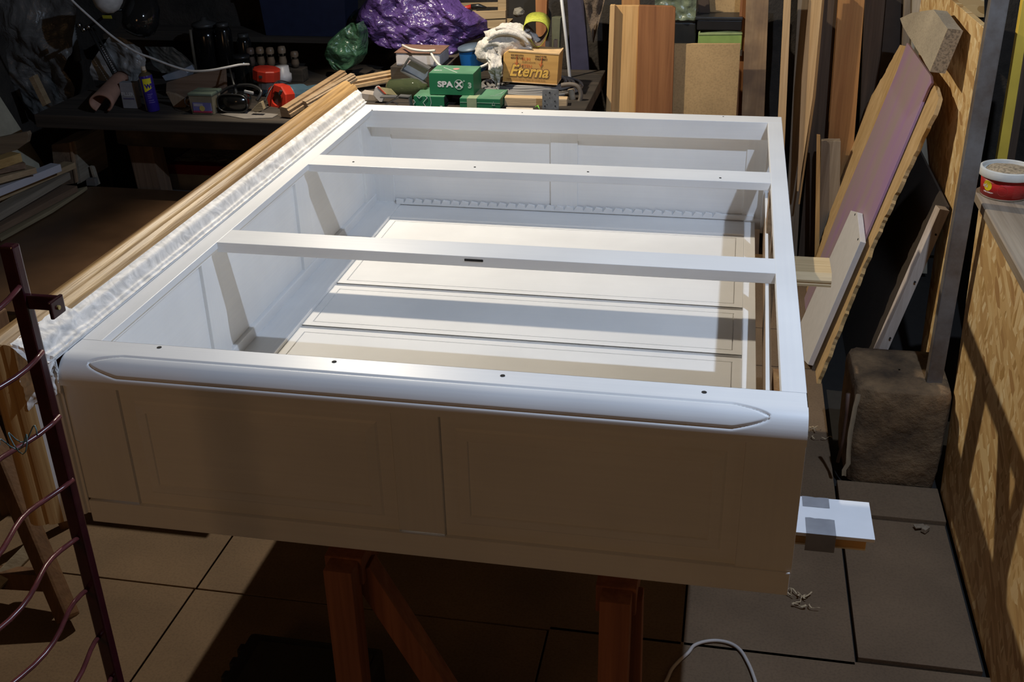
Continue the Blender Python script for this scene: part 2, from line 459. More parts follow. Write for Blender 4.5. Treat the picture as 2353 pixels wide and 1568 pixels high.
# cornice: profile (outwards p, along -x u) swept along the front edge then down the near side
P = [(0, 0), (.003, 0), (.003, .005), (.008, .007), (.010, .012), (.018, .016), (.028, .020), (.032, .028), (.036, .034)]   # white, taped
Q = [(.036, .034), (.042, .040), (.047, .047), (.0495, .055), (.0455, .0565), (.0480, .0590), (.0530, .065), (.0560, .073), (.0560, .081), (.0530, .089), (.047, .095), (.038, .098), (.0, .098)]
def sweep(pr, name, mat, smooth=True):
    rows = []
    ys = [1.618, 1.2, .8, .4, .1]
    for p, u in pr: pass
    path = []
    for t in ys: path.append(('t', t))
    mb = MB()
    rows = [[(-1.2-u, yy, .95+p) for p, u in pr] for yy in ys[1:]]
    rows.insert(0, [(-1.2-u, 1.618+p, .95+p) for p, u in pr])
    rows.append([(-1.2-u, Y0-p, .95+p) for p, u in pr])         # mitre
    rows.append([(-1.2-u, Y0-p, .80) for p, u in pr])
    rows.append([(-1.2-u, Y0-p, .637) for p, u in pr])
    mb.grid(rows)
    mb.bm.faces.new([mb.bm.verts.new(Vector((-1.2-u, Y0-p, .637))) for p, u in pr] + [mb.bm.verts.new((-1.2-pr[-1][1], Y0+.02, .637)), mb.bm.verts.new((-1.2-pr[0][1], Y0+.02, .637))])
    o = mb.build(name, mat, cab, smooth, fix=True); shade_auto(o, 40); return o
co = sweep(P, 'cornice_cove', WHY)
cw = bpy.data.objects
Qt = MB(); rows = [[(-1.2-u, yy + (p if yy > 1.6 else 0), .95+p) for p, u in Q] for yy in (1.618, 1.2, .8, .4, .1)]
rows.append([(-1.2-u, Y0-p, .95+p) for p, u in Q])
o = Qt.grid(rows).build('cornice_moulding', OAKY, cab, True); shade_auto(o, 50); tag(o, 'bare brown oak moulding')
Qs = MB(); rows = [[(-1.2-u, Y0-p, zz + (p if zz > .94 else 0)) for p, u in Q] for zz in (.95, .85, .75, .637)]
Qs.grid(rows); 
Qs.bm.faces.new([Qs.bm.verts.new(Vector((-1.2-u, Y0-p, .637))) for p, u in Q])
o = Qs.build('cornice_moulding', OAKZ, cab, True); shade_auto(o, 50); tag(o, 'bare brown oak moulding')
MB().box(-1.285, -1.203, -.040, 1.612, .64, .945).build('top_board', OAKY, cab)
# crumpled masking tape over the cove and round the near corner
def prof_at(f):
    idx = f*(len(P)-1); a = int(min(idx, len(P)-2)); q = idx-a
    return P[a][0]*(1-q)+P[a+1][0]*q, P[a][1]*(1-q)+P[a+1][1]*q
tp = MB(); rows = []
nT = 150
for i in range(nT+1):
    y = 1.632 - (1.632+.10)*i/nT
    r = []
    for k in range(21):
        f = k/20; e0_ = .06+.10*(noise.noise(Vector((y*11, 3, 1)))) + .05*noise.noise(Vector((y*40, 1, 1)))
        f2 = max(.0, e0_)*(1-f)+f
        p, u = prof_at(f2)
        ridge = .0016*noise.noise(Vector((y*3.0, f*7, 0))) + .0010*noise.noise(Vector((y*7+f*3, f*15, 5)))
        r.append((-1.2-u, y, .95+p+.0022+ridge*min(1, 6*f)*min(1, 6*(1-f))+(p if 0 else 0)))
    rows.append(r)
o = tp.grid(rows).build('masking_tape', TAPE, cab, True); tag(o, 'off-white masking tape strip along the cornice')
# wrapped piece on the near side, gathered at its lower end
tp = MB(); rows = []
for i in range(61):
    g2 = i/60; z = .958 - .080*g2
    r = []
    for k in range(41):
        f = -.12+1.30*k/40; p, u = prof_at(min(1, max(0, f)))
        if f > 1: u += (f-1)*.040; p += (f-1)*.03
        amp = .0028+.0030*(1-g2)
        w1 = noise.noise(Vector((f*4+g2*2.5, g2*4, 2))); w2_ = noise.noise(Vector((f*9-g2*5, g2*8, 8)))
        fold = amp*(abs(w1)*1.5+abs(w2_)*.7)
        pinch = .006*max(0, (g2-.8)/.2)*math.sin(f*9)
        r.append((-1.2-u+.0015*w2_, Y0-p-.0025-fold, z+.010*math.sin(f*2.6+.4)*g2+pinch*.5+p*max(0, (.1-g2)*10)))
    rows.append(r)
o = tp.grid(rows).build('masking_tape', TAPE, cab, True); tag(o, 'crumpled masking tape round the near corner')
tp = MB(); rows = []
for i in range(31):
    y = .035 - .160*i/30; r = []
    for k in range(31):
        f = -.10+1.35*k/30; p, u = prof_at(min(1, max(0, f)))
        if f > 1: u += (f-1)*.055; p += (f-1)*.030
        fold = .0045*abs(noise.noise(Vector((f*4, y*38, 2)))) + .002*abs(noise.noise(Vector((f*11, y*70, 6))))
        p2 = min(p, max(-.004, p*1.0)); q = max(0, -(y-Y0))
        zz = .95+p2+.0035+fold - max(0, q-p2)*.7
        r.append((-1.2-u+.002*noise.noise(Vector((f*8, y*50, 3))), y, zz))
    rows.append(r)
o = tp.grid(rows).build('masking_tape', TAPE, cab, True); tag(o, 'folded masking tape on the near corner')

# ------------------------------------------------------------------ trestles and bearers under the cabinet
def trestle(x, label, dx):
    t = thing('trestle', label, 'trestle', (x, .7, 0), 'red-brown wooden trestles under the cabinet')
    MB().box(x-.035, x+.035, -.06, 1.46, .52, .578, .003).build('top_beam', LEG, t)
    for y in (-.075, 1.36):
        MB().bar((x, y, .0), (x+.002, y, .575), .052, .045, (0,1,0), .002).build('leg', LEG, t)
        MB().bar((x+dx, y+.05, 0), (x+.022, y+.05, .54), .045, .040, (0,1,0), .002).build('leg', LEG, t)
        MB().bar((x-.0, y+.02, .2), (x+dx*.68, y+.02, .2), .02, .05, (0,0,1)).build('stretcher', LEG, t)
    return t
trestle(-.733, 'left red-brown wooden trestle with splayed leg under the white cabinet', .29)
trestle(-.2435, 'right red-brown wooden trestle under the white cabinet', .03)
t = thing('bearer', 'pale moulded timber bearer sticking out right from under the cabinet', 'timber', (.05, 1.33, .58))
mb = MB().prism([(.193, 1.272, .580), (.193, 1.272, .586), (.193, 1.275, .589), (.193, 1.272, .592), (.193, 1.272, .598), (.193, 1.280, .606), (.193, 1.290, .614), (.193, 1.40, .614), (.193, 1.40, .58)], (-1.35, 0, 0))
o = mb.build('batten', wood('pale_batten', (.80,.62,.36), (.66,.47,.24), 0), t)
t = thing('bearer', 'white board on brown timber, bound with grey tape, sticking out right under the cabinet', 'timber', (.05, .17, .58))
MB().prism([(.180, .112, .578), (.180, .112, .606), (.180, .205, .606), (.180, .205, .578)], (-1.35, 0, 0), .001).build('batten', wood('amber_batten', (.72,.42,.15), (.48,.26,.09), 0), t)
MB().box(-1.1, .192, .100, .2135, .6062, .6135, .0008).build('white_board', plain('white_laminate', (.86,.86,.87), .35, var=.02), t)
tm = plain('grey_tape', (.30,.30,.315), .45, var=.12)
def tpiece(a, b, y0, y1):
    mb = MB(); n = 14
    rows = [[(a+(b-a)*k/6, y, .6140 + .0003*noise.noise(Vector((k, y*60, 0)))) for k in range(7)] for y in [y0+(y1-y0)*i/n for i in range(n+1)]]
    rows[-1] = [(p[0], p[1]+.004*noise.noise(Vector((p[0]*90, 2, 0))), p[2]) for p in rows[-1]]
    return mb.grid(rows)
tpiece(.072, .120, .1815, .2138).build('tape', tm, t); 
mb = tpiece(.075, .126, .0990, .147); mb.grid([[(.075, .0985, .6141), (.126, .0985, .6141)], [(.075, .0985, .577), (.126, .0985, .577)]]); mb.build('tape', tm, t)
mb = MB().box(.0, .18, .1105, .113, .580, .5825); tag(mb.build('edge_strip', plain('pale_edge', (.8,.66,.42), .5), t), 'pale edge strip')

# ------------------------------------------------------------------ helper for boards seen against a plane
def slab(name, pix, y, th, mat, label=None, cat='plank', group=None, parent=None, P=None, Nn=None, ext=None, drop=None, bev=.0008):
    """outline on the plane y=const (or plane P,Nn) given by its corners, real thickness behind it; drop = indexes of corners run down to the floor"""
    if P is None: pts = [at(u, v, y=y) for u, v in pix]
    else: pts = [atp(u, v, P, Nn) for u, v in pix]
    if drop:
        for i, j in drop:           # extend corner i along the edge j->i until the floor
            a, b = pts[j], pts[i]; d = b-a
            if d.z < -1e-4: pts[i] = a + d*((.004-a.z)/d.z)
    if ext is None: ext = (0, th, 0)
    o = MB().prism(pts, ext, bev).build(name, mat, parent)
    if label: tag(o, label, cat, group)
    return o
# ------------------------------------------------------------------ timber leaning at the back, left to right
def fb(u0t, u1t, vt, u0b, u1b, vb=262): return [(u0t, vt), (u1t, vt), (u1b, vb), (u0b, vb)]
DR = [(2, 1), (3, 0)]
slab('navy_board', fb(1302, 1338, -30, 1318, 1362, 262), 2.83, .03, plain('navy_panel', (.045,.042,.075), .5), 'narrow dark navy panel standing between the hose pile and the planks', 'panel', drop=DR)
o = MB().tube([at(1287, -30, y=2.66), at(1302, 100, y=2.66), at(1311, 196, y=2.66), at(1313, 218, y=2.66)], .0062, 10).build('conduit', plain('grey_conduit', (.55,.55,.55), .4, var=.05), None, True)
tag(o, 'thin pale grey conduit leaning against the dark navy panel', 'pipe')
slab('plank', fb(1402, 1413, 12, 1392, 1404), 2.60, .022, PINEZ, 'narrow pale pine plank, leftmost of those behind the cabinet', drop=DR)
slab('plank', fb(1412, 1469, 13, 1402, 1462), 2.6225, .018, wood('amber_pine', (.78,.48,.20), (.64,.36,.13), 2), 'amber pine plank beside the wide mahogany board', drop=DR)
o = slab('plank', [(1468, 13), (1545, 15), (1552, 19), (1544, 262), (1460, 262)], 2.612, .022, REDW, 'wide mahogany-brown board with a rounded top corner, coloured for the shaded part of the amber plank', drop=[(3, 2), (4, 0)])  # shadowed side of the amber plank, its shade put into a darker wood
slab('fibreboard_sheet', fb(1549, 1702, 101, 1542, 1692), 2.640, .016, HDF, 'brown fibreboard sheet standing right of the wide mahogany board', 'board', drop=DR)
slab('plank', fb(1429, 1470, -40, 1428, 1470, 40), 2.75, .022, REDWL, 'reddish plank rising behind the amber pine plank', drop=DR)
slab('plank', fb(1716, 1768, -40, 1704, 1756, 265), 2.72, .045, wood('knotty', (.50,.34,.18), (.33,.20,.10), 2, dark=(.22,.14,.08)), 'knotty brown plank with dark stains right of the fibreboard', drop=DR)
slab('plank', fb(1704, 1718, -40, 1684, 1706, 265), 2.775, .02, REDW, 'dark red plank edge between the fibreboard and the knotty plank', drop=DR)
slab('lath', fb(1803, 1819, -30, 1788, 1806, 270), 2.70, .03, wood('knot_lath', (.76,.52,.28), (.60,.38,.17), 2), 'pale pine lath with a knot behind the right rear corner of the cabinet', drop=DR)
slab('plank', fb(1836, 1866, -40, 1806, 1836, 500), 2.86, .02, DUST, 'dusty brown plank in shade right of the pale knotted lath', drop=DR)
slab('plank', [(1862, -40), (1893, -40), (1868, 223), (1835, 440), (1831, 440), (1842, 178)], 2.74, .012, PINEZ, 'pale pine plank tapering down right of the cabinet corner', drop=[])
slab('plank', [(1892, -40), (1898, -40), (1874, 223), (1838, 470), (1834, 470), (1868, 223)], 2.753, .012, OAKZ, 'thin amber board edge behind the tapering pine plank')
slab('plank', fb(1893, 1935, -40, 1850, 1892, 420), 2.90, .02, DARKW, 'very dark plank behind the tapering pine plank', drop=DR)
o = slab('plank', fb(1930, 1990, -40, 1900, 1960, 360), 2.82, .04, REDWL, 'tall reddish-brown plank rising out of frame above the dusty board', drop=DR)
slab('plank', [(1888, 325), (1932, 325), (1927, 600), (1880, 600)], 2.74, .04, DUST, 'short dusty brown board in front of the tall reddish plank', drop=DR)
slab('lath', [(1877, 310), (1885, 311), (1883, 600), (1872, 600)], 2.72, .012, OAKZ, 'thin warped lath left of the short dusty board', drop=DR)
slab('plank', fb(1990, 2040, -40, 1975, 2030, 300), 2.92, .02, DARKW, 'dark plank against the rear wall right of the tall reddish one', drop=DR)
slab('plank', fb(2040, 2095, -40, 2010, 2070, 300), 2.90, .02, plain('dark_panel_brown', (.05,.035,.025), .8), 'dark brown panel behind the torn fibreboard', drop=DR)
slab('plank', fb(2098, 2150, -40, 2090, 2140, 300), 2.80, .02, wood('grey_plank', (.46,.41,.32), (.36,.31,.23), 2), 'grey-beige plank behind the chipped particle board', drop=DR)
slab('plank', fb(2080, 2102, -40, 2066, 2090, 300), 2.84, .03, DUST, 'narrow shaded plank left of the grey-beige plank', drop=DR)

# boxes and bags on a dark shelf behind the planks
sh = struct('trim_1', MB().box(-.44, -.075, 2.76, 2.96, .875, .895), DARKX)
def bx(name, u0, v0, u1, v1, y, dep, mat, label, cat, bev=.003):
    p = at(u0, v0, y=y); q = at(u1, v1, y=y)
    o = MB().box(p.x, q.x, y, y+dep, q.z, p.z, bev).build(name, mat); tag(o, label, cat); return o
GRN = plain('lime_card', (.28,.40,.10), .7)
t = thing('shallow_box', 'lime green cardboard box on top of the rear shelf, under a black tray', 'box', at(1650, 100, y=2.77))
p = at(1605, 72, y=2.77); q = at(1704, 104, y=2.77)
MB().box(p.x, q.x, 2.77, 2.96, .896, p.z-.01, .002).build('box_body', GRN, t)
MB().prism([(p.x, 2.767, p.z-.006), (p.x+.05, 2.767, p.z-.001), (p.x+.11, 2.767, p.z+.004), (q.x, 2.767, p.z+.001), (q.x, 2.767, p.z-.008), (p.x, 2.767, p.z-.013)], (0, .2, 0)).build('flap', plain('lime_flap', (.36,.44,.18), .7), t)
t = thing('black_tray', 'black plastic tray stacked on the lime green box', 'tray', at(1650, 60, y=2.76))
p2 = at(1600, 38, y=2.76); q2 = at(1704, 68, y=2.76)
MB().box(p2.x+.004, q2.x, 2.76, 2.95, p.z+.006, p2.z-.012, .004).build('tray_body', plain('black_plastic', (.012,.012,.013), .35), t)
MB().box(p2.x-.003, q2.x+.002, 2.755, 2.955, p2.z-.012, p2.z, .003).build('rim', plain('black_rim', (.022,.024,.027), .35), t)
slab('fibreboard_sheet', [(1622, -30), (1706, -30), (1704, 36), (1632, 36)], 2.86, .012, HDF, 'amber fibreboard offcut resting on the black tray', 'board')
t = thing('crate', 'dull green plastic bag over a black crate behind the planks', 'crate', at(1550, 98, y=2.79))
p = at(1510, 45, y=2.79); q = at(1598, 98, y=2.79)
MB().box(p.x+.02, q.x, 2.79, 2.955, .896, q.z+.075, .006).build('crate_body', plain('charcoal', (.016,.017,.017), .4), t)
mb = MB(); rows = []
a = at(1506, -30, y=2.78); b = at(1598, 47, y=2.78)
for i in range(20):
    rows.append([(a.x+(b.x-a.x)*k/19, 2.78+.012*noise.noise(Vector((k*.35, i*.3, 0))), a.z+(b.z-a.z)*i/19 + .004*noise.noise(Vector((k*.5, 0, 3)))*(i/19)) for k in range(20)])
mb.grid(rows).build('bag_cover', film('olive_film', (.16,.19,.12), .3, 1, .5, 8), t, True)
slab('plank', fb(1602, 1626, -40, 1606, 1632, 35), 2.84, .02, plain('dark_brown_edge', (.07,.045,.03), .7), 'dark brown board edge left of the amber offcut', drop=[])
mb = MB(); rows = []
for i in range(16):
    f = i/15; r = []
    for k in range(13):
        g2 = k/12; u = (1334+ f*28) + (1398-1334 - f*62)*g2; v = -30 + 128*f
        p = at(u, v, y=2.80); r.append((p.x, 2.80+.03*noise.noise(Vector((g2*4, f*3, 1))), p.z))
    rows.append(r)
tag(mb.grid(rows).build('hanging_sack', stone('sack_brown', (.22,.16,.11), (.12,.085,.06), 30), None, True), 'brown cloth sack corner hanging down beside the navy panel', 'sack')

# ------------------------------------------------------------------ sheets leaning on the right
PP = (.23, 2.0, 0); NN = (1, 0, -.2613)
PM, nt, b = newmat('purple_wash')
tn = N(nt, 'ShaderNodeTexNoise'); tn.inputs['Scale'].default_value = 1; tn.inputs['Detail'].default_value = 4
nt.links.new(coords(nt, (6, 9, 2.0)), tn.inputs['Vector'])
rr = ramp(nt, [(.3, (.36,.28,.26)), (.5, (.38,.26,.31)), (.7, (.37,.22,.38))]); nt.links.new(tn.outputs['Fac'], rr.inputs[0]); nt.links.new(rr.outputs[0], b.inputs['Base Color'])
b.inputs['Roughness'].default_value = .55
def off(P, d): return (P[0]+d, P[1], P[2])
TORN = wood('torn_board', (.66,.45,.22), (.50,.32,.13), 2, .9)
def jag(pix, seed, amp=3.0, step=18):
    out = []
    for i in range(len(pix)):
        a, b2 = pix[i], pix[(i+1) % len(pix)]; L = math.hypot(b2[0]-a[0], b2[1]-a[1]); n = max(1, int(L/step))
        nx, ny = -(b2[1]-a[1])/L, (b2[0]-a[0])/L
        for k in range(n):
            f = k/n; w_ = amp*noise.noise(Vector((i*7+seed, f*L/30, 0))) + amp*.6*noise.noise(Vector((i*3+seed, f*L/9, 5)))
            if k == 0: w_ = 0
            out.append((a[0]+(b2[0]-a[0])*f+nx*w_, a[1]+(b2[1]-a[1])*f+ny*w_))
    return out
o = slab('torn_board', jag([(2068, 103), (2082, 106), (2150, 200), (2157, 226), (2150, 250), (2009, 550), (1858, 930), (1836, 720), (1925, 430), (1995, 235)], 3, 2.0, 7), 0, 0, TORN, 'tall beige fibreboard with torn edges leaning right, behind the purple board', 'board', P=off(PP, .012), Nn=NN, ext=(.012, 0, -.003), bev=0)
o = slab('purple_board', [(2084, 98), (2094, 112), (2138, 174), (2140, 190), (2132, 203), (1858, 850), (1845, 760), (1846, 690), (1940, 450), (2008, 290), (2062, 160)], 0, 0, PM, 'long board washed in purple paint leaning on the torn fibreboard', 'board', P=PP, Nn=NN, ext=(.008, 0, -.002))
t = thing('white_board', 'white painted board with two screw holes leaning on the purple board', 'board', atp(1852, 832, off(PP, -.03), NN))
slab('panel', [(1955, 484), (1970, 488), (1977, 555), (1856, 838), (1840, 820), (1838, 745)], 0, 0, plain('off_white', (.72,.70,.68), .5, var=.04), parent=t, P=off(PP, -.022), Nn=NN, ext=(.018, 0, -.004))
for u, v in ((1964, 493), (1971, 550)):
    p = atp(u, v, off(PP, -.0235), NN); MB().lathe([(.0002, 0), (.004, 0), (.004, .002), (.0002, .002)], p, 10, (1, 0, -.26)).build('screw_hole', GAP, t)
# dark sheet behind, and the whitewashed lath along its edge
DP = (.275, 1.5, 0); DN = (1, 0, -.255)
slab('dark_sheet', [(2100, 320), (2129, 379), (2176, 474), (1966, 900), (1925, 1050), (1866, 960), (1900, 840)], 0, 0, BROWNB, 'large dark brown hardboard sheet leaning behind the whitewashed lath', 'board', P=off(DP, .088), Nn=DN, ext=(.008, 0, -.002))
lp = at(1944, 985, y=1.53); lq = at(2166, 478, y=1.53)
t = thing('lath', 'whitewashed lath with nail holes leaning right behind the stump', 'lath', lp)
MB().bar(lp, lq, .030, .030, (-1, -.3, .3), .001).build('lath_body', wood('whitewash', (.70,.60,.52), (.55,.44,.36), 2, .7), t)
for f in (.9, .7, .45):
    p = Vector(lp).lerp(Vector(lq), f)+Vector((.008, -.016, 0)); MB().lathe([(.0002, 0), (.003, 0), (.003, .003), (.0002, .003)], p, 8, (0, -1, 0)).build('nail_hole', GAP, t)
# chipped particle board chunk on top
PB = chipboard('particle_board', (.42,.35,.25), .2); PE = chipboard('particle_edge', (.34,.24,.14), .45)
t = thing('particle_board', 'thick chipped grey-beige particle board wedged on top of the purple board', 'board', at(2130, 100, y=1.95))
CP = off(PP, -.045)
slab('panel', jag([(2068, 42), (2094, 30), (2145, 22), (2178, 66), (2137, 165), (2096, 96), (2074, 60)], 9, 1.5), 0, .0, PB, parent=t, P=CP, Nn=NN, ext=(.040, 0, -.004), bev=0)
a = [atp(u, v, off(CP, -.0005), NN) for u, v in ((2178, 66), (2137, 165))]
MB().prism([a[0], a[0]+Vector((.042, -.003, -.004)), a[1]+Vector((.042, -.003, -.004)), a[1]], (0, .004, 0)).build('core', PE, t)

# tall strand board sheet behind, then pole, stump and low strand board wall
slab('strand_board', [(2130, -60), (2184, -2), (2263, 66), (2255, 180), (2120, 905), (2105, 880), (2150, 560), (2100, 0)], 0, 0, OSBM, 'tall strand board sheet standing behind the steel pole', 'board', P=(.553, 2, 0), Nn=(1, 0, 0), ext=(.018, 0, 0))
t = thing('steel_pole', 'dark rusty square steel pole standing on the stump', 'pole', (.52, 1.36, .33))
STL = stone('rusty_steel', (.20,.19,.18), (.09,.065,.05), 8, .35, .1)
pt = at(2302, -40, y=1.30); pb = at(2136, 925, y=1.30)
MB().bar(pb, pt, .042, .034, (0, 1, 0), .004).build('tube', STL, t)
# low wall
LX = .55; yc0 = 1.36
lo = thing('workshop_counter', 'low strand board counter with dusty plank top, far right', 'counter', (.75, .4, 0))
MB().prism([(LX, 1.205, 0), (LX, 1.355, .795), (LX, -1.2, .795), (LX, -1.2, 0)], (.02, 0, 0)).build('front_panel', OSBM, lo)
MB().prism([(LX+.02, 1.205, 0), (LX+.02, 1.355, .795), (LX+.6, 1.355, .795), (LX+.6, 1.205, 0)], (0, -.018, 0)).build('side_panel', OSBM, lo)
cp = MB(); 
MB().prism([(LX-.006, 1.42, .797), (LX+.10, 1.56, .797), (LX+.36, 1.56, .797), (LX+.36, -1.2, .797), (LX-.006, -1.2, .797)], (0, 0, .028), .003).build('top_plank', wood('dusty_top', (.40,.32,.23), (.26,.20,.14), 1, .85), lo)
MB().box(LX+.363, LX+.7, -1.2, 1.56, .797, .823, .003).build('top_plank', wood('dusty_top_b', (.38,.30,.22), (.24,.19,.13), 1, .85), lo)
# yellow timber and others behind the counter
slab('timber', fb(2350, 2372, 0, 2289, 2312, 380), 2.15, .03, plain('yellow_paint', (.95,.66,.09), .5, nscale=6, var=.15), 'yellow painted timber standing behind the red tub', 'timber', drop=DR)
slab('timber', fb(2364, 2392, 0, 2310, 2330, 380), 2.18, .03, DARKW, 'brown timber beside the yellow painted one', 'timber', drop=DR)
slab('strand_board', fb(2185, 2262, -60, 2150, 2262, 40), 3.0, .012, OSBM, 'strand board offcut high against the rear wall', 'board')
# the red tub
c = at(2306, 448, z=.826)
def tub(c):
    t = thing('filler_tub', 'red plastic filler tub with dirty white lid on the counter', 'tub', c)
    RED = plain('red_label', (.50,.022,.020), .35, var=.06, bmp=0); WP = plain('white_tub', (.66,.64,.58), .4, var=.08)
    MB().lathe([(.0001, 0), (.055, 0), (.0575, .003), (.0585, .006)], c, 48).build('base_rim', WP, t, True)
    o = MB().lathe([(.0585, .005), (.063, .055)], c, 48).build('label_band', RED, t, True)
    mb = MB(); mb.lathe([(.0632, .055), (.0700, .056), (.0715, .060), (.0710, .070), (.0695, .075), (.064, .077), (.0615, .075), (.0600, .066), (.0001, .066)], c, 48)
    o = mb.build('lid', WP, t, True); shade_auto(o, 40)
    mb = MB(); rows = []
    for i in range(9):
        r = .056*i/8 + .0001
        rows.append([c+Vector((r*math.cos(2*PI*k/32)+.002, r*math.sin(2*PI*k/32), .0685 + .003*(1-(i/8)**2) + .0025*noise.noise(Vector((r*60*math.cos(2*PI*k/32), r*60*math.sin(2*PI*k/32), 1))))) for k in range(32)])
    mb.grid(rows, closed=True); mb.build('plaster_crust', chipboard('plaster_crust', (.50,.38,.24), .5), t, True)
    def patch(name, a0, a1, z0, z1, mat, ell=False, n=20, lift=.0006):
        """a piece of print that follows the round wall"""
        mb = MB(); am = (a0+a1)/2; zm = (z0+z1)/2
        if ell:
            ctr = mb.bm.verts.new(pc(am, zm, lift)); L = [mb.bm.verts.new(pc(am+(a1-a0)/2*math.cos(2*PI*k/n), zm+(z1-z0)/2*math.sin(2*PI*k/n), lift)) for k in range(n)]
            for k in range(n): mb.bm.faces.new((ctr, L[k], L[(k+1) % n]))
        else:
            mb.grid([[pc(a0+(a1-a0)*k/n, z, lift) for k in range(n+1)] for z in (z0, z1)])
        return mb.build(name, mat, t)
    def pc(a, z, lift=.0006):
        R = .0585+(z-.005)*.09+lift; return c+Vector((R*math.cos(a), R*math.sin(a), z))
    YEL = plain('label_yellow', (.80,.62,.02), .4, bmp=0); WHT = plain('label_white', (.75,.62,.58), .4, bmp=0)
    base = math.radians(-148)
    patch('label_sun', base-.20, base+.24, .021, .049, YEL, True, 24, .0004)
    curve_text(t, "at's", .0135, base-.25, .0295, pc, WHT)
    curve_text(t, "PATE A BOIS 500", .0042, base-.17, .0165, pc, WHT)
    ring = MB(); am = math.radians(-108)
    pts = [pc(am+.20*math.cos(2*PI*k/36), .028+.0125*math.sin(2*PI*k/36), .0006) for k in range(37)]
    ring.tube(pts, .0003, 4).build('label_ring', plain('label_pink', (.55,.09,.07), .4, bmp=0), t)
    for k in range(9):
        patch('label_line', math.radians(-84)+.01*(k % 3), math.radians(-60), .012+.0042*k, .0128+.0042*k, plain('label_dark_pink', (.56,.10,.08), .4, bmp=0), n=8) if k == 0 else patch('label_line', math.radians(-84)+.01*(k % 3), math.radians(-60), .012+.0042*k, .0128+.0042*k, bpy.data.materials['label_dark_pink'], n=8)
    return t
def text_mesh(s, size, shear=0, bold=0, align='LEFT', res=3):
    cu = bpy.data.curves.new('txt', 'FONT'); cu.body = s; cu.size = size; cu.shear = shear; cu.offset = bold; cu.align_x = align; cu.resolution_u = res
    o = bpy.data.objects.new('txt', cu); COL.objects.link(o)
    dg = bpy.context.evaluated_depsgraph_get(); me = bpy.data.meshes.new_from_object(o.evaluated_get(dg)); me.materials.clear()
    bpy.data.objects.remove(o); bpy.data.curves.remove(cu); return me
def curve_text(parent, s, size, a0, z0, pc, mat, name='lettering', shear=.2, bold=.0004):
    me = text_mesh(s, size, shear, bold)
    for v in me.vertices:
        a = a0 + v.co.x/.062; v.co = pc(a, z0+v.co.y, .0009)
    me.materials.append(mat); o = bpy.data.objects.new(name, me); COL.objects.link(o); o.parent = parent; o.matrix_parent_inverse = world_of(parent).inverted(); return o
def flat_text(parent, s, size, org, ux, uy, mat, name='lettering', shear=0, bold=0, sx=1):
    me = text_mesh(s, size, shear, bold); org = Vector(org); ux = Vector(ux).normalized(); uy = Vector(uy).normalized()
    for v in me.vertices: v.co = org + ux*v.co.x*sx + uy*v.co.y
    me.materials.append(mat); o = bpy.data.objects.new(name, me); COL.objects.link(o)
    o.parent = parent; o.matrix_parent_inverse = world_of(parent).inverted(); return o
tub(Vector(c))
# stump
t = thing('stump', 'rough dark wooden chopping block on the floor beside the counter', 'block', (.41, 1.32, 0))
mb = MB(); rows = []
def stump_pt(a, z, k=1.0):
    ca, sa = math.cos(a), math.sin(a); e = .28
    rx, ry = .133, .135
    x = rx*abs(ca)**e*(1 if ca > 0 else -1); y = ry*abs(sa)**e*(1 if sa > 0 else -1)
    f = 1 + .05*noise.noise(Vector((ca*2, sa*2, z*5))) + .03*noise.noise(Vector((ca*6, sa*6, z*16)))
    f *= 1 - .05*max(0, (.06-z)/.06)
    return (.415+x*f*k, 1.348+y*f*k, z)
for z in [0, .01, .03, .06, .1, .14, .18, .22, .26, .285, .298, .304]:
    kk = 1 if z < .28 else (1-(z-.28)*1.8)
    rows.append([stump_pt(2*PI*i/64, z, kk) for i in range(64)])
for q in (.8, .55, .3, .02):
    rows.append([(stump_pt(2*PI*i/64, .304, q*.957)[0], stump_pt(2*PI*i/64, .304, q*.957)[1], .306+.006*noise.noise(Vector((math.cos(2*PI*i/64)*q*3, math.sin(2*PI*i/64)*q*3, 3)))) for i in range(64)])
mb.grid(rows, closed=True).build('log', stone('stump_wood', (.27,.17,.085), (.055,.035,.02), 9, .9, .7), t, True)
mb = MB(); rows = []
for i in range(14):
    f = i/13; p = at(1972-8*math.sin(f*3)-22*f-(10 if f > .9 else 0), 905+188*f, y=1.205)
    rows.append([(p.x+.006*s_+.002*noise.noise(Vector((f*9, s_, 0))), 1.205-.004*abs(s_-.0), p.z) for s_ in (-1, -.3, .4, 1.1)])
mb.grid(rows).build('bark_strip', plain('pale_bark', (.36,.28,.18), .9), t, True)
o = MB().tube([at(1949, 905, y=1.19), at(1945, 950, y=1.19), at(1937, 1010, y=1.19), at(1925, 1062, y=1.195)], [.006, .0045, .004, .005], 8).build('iron_rod', plain('rust_iron', (.10,.055,.04), .6), None, True)
tag(o, 'short rusty iron rod leaning against the left side of the stump', 'rod')
# shavings and chips
def shaving(u, v, n, label):
    c0 = at(u, v, z=0.004); t = MB(); 
    for k in range(n):
        a = random.random()*6; d = Vector((math.cos(a), math.sin(a), 0)); o_ = c0+Vector((random.uniform(-.025, .025), random.uniform(-.03, .03), 0)); rws = []; e = d.cross(Vector((0,0,1)))
        w2 = random.uniform(.0012, .003)
        for i in range(8):
            f = i/7; p = o_+d*.028*f + e*.010*math.sin(f*4+k)+Vector((0, 0, .004+.006*abs(math.sin(f*5+k)))); rws.append([p-e*w2, p+e*w2])
        t.grid(rws)
    tag(t.build('wood_shavings', plain('shaving', (.55,.42,.25), .8) if 'shaving' not in bpy.data.materials else bpy.data.materials['shaving'], None, True), label, 'shavings', kind='stuff')
shaving(1876, 1002, 7, 'curled wood shavings on the floor behind the cabinet corner')
shaving(1838, 1375, 8, 'curled wood shavings on the floor right below the cabinet')
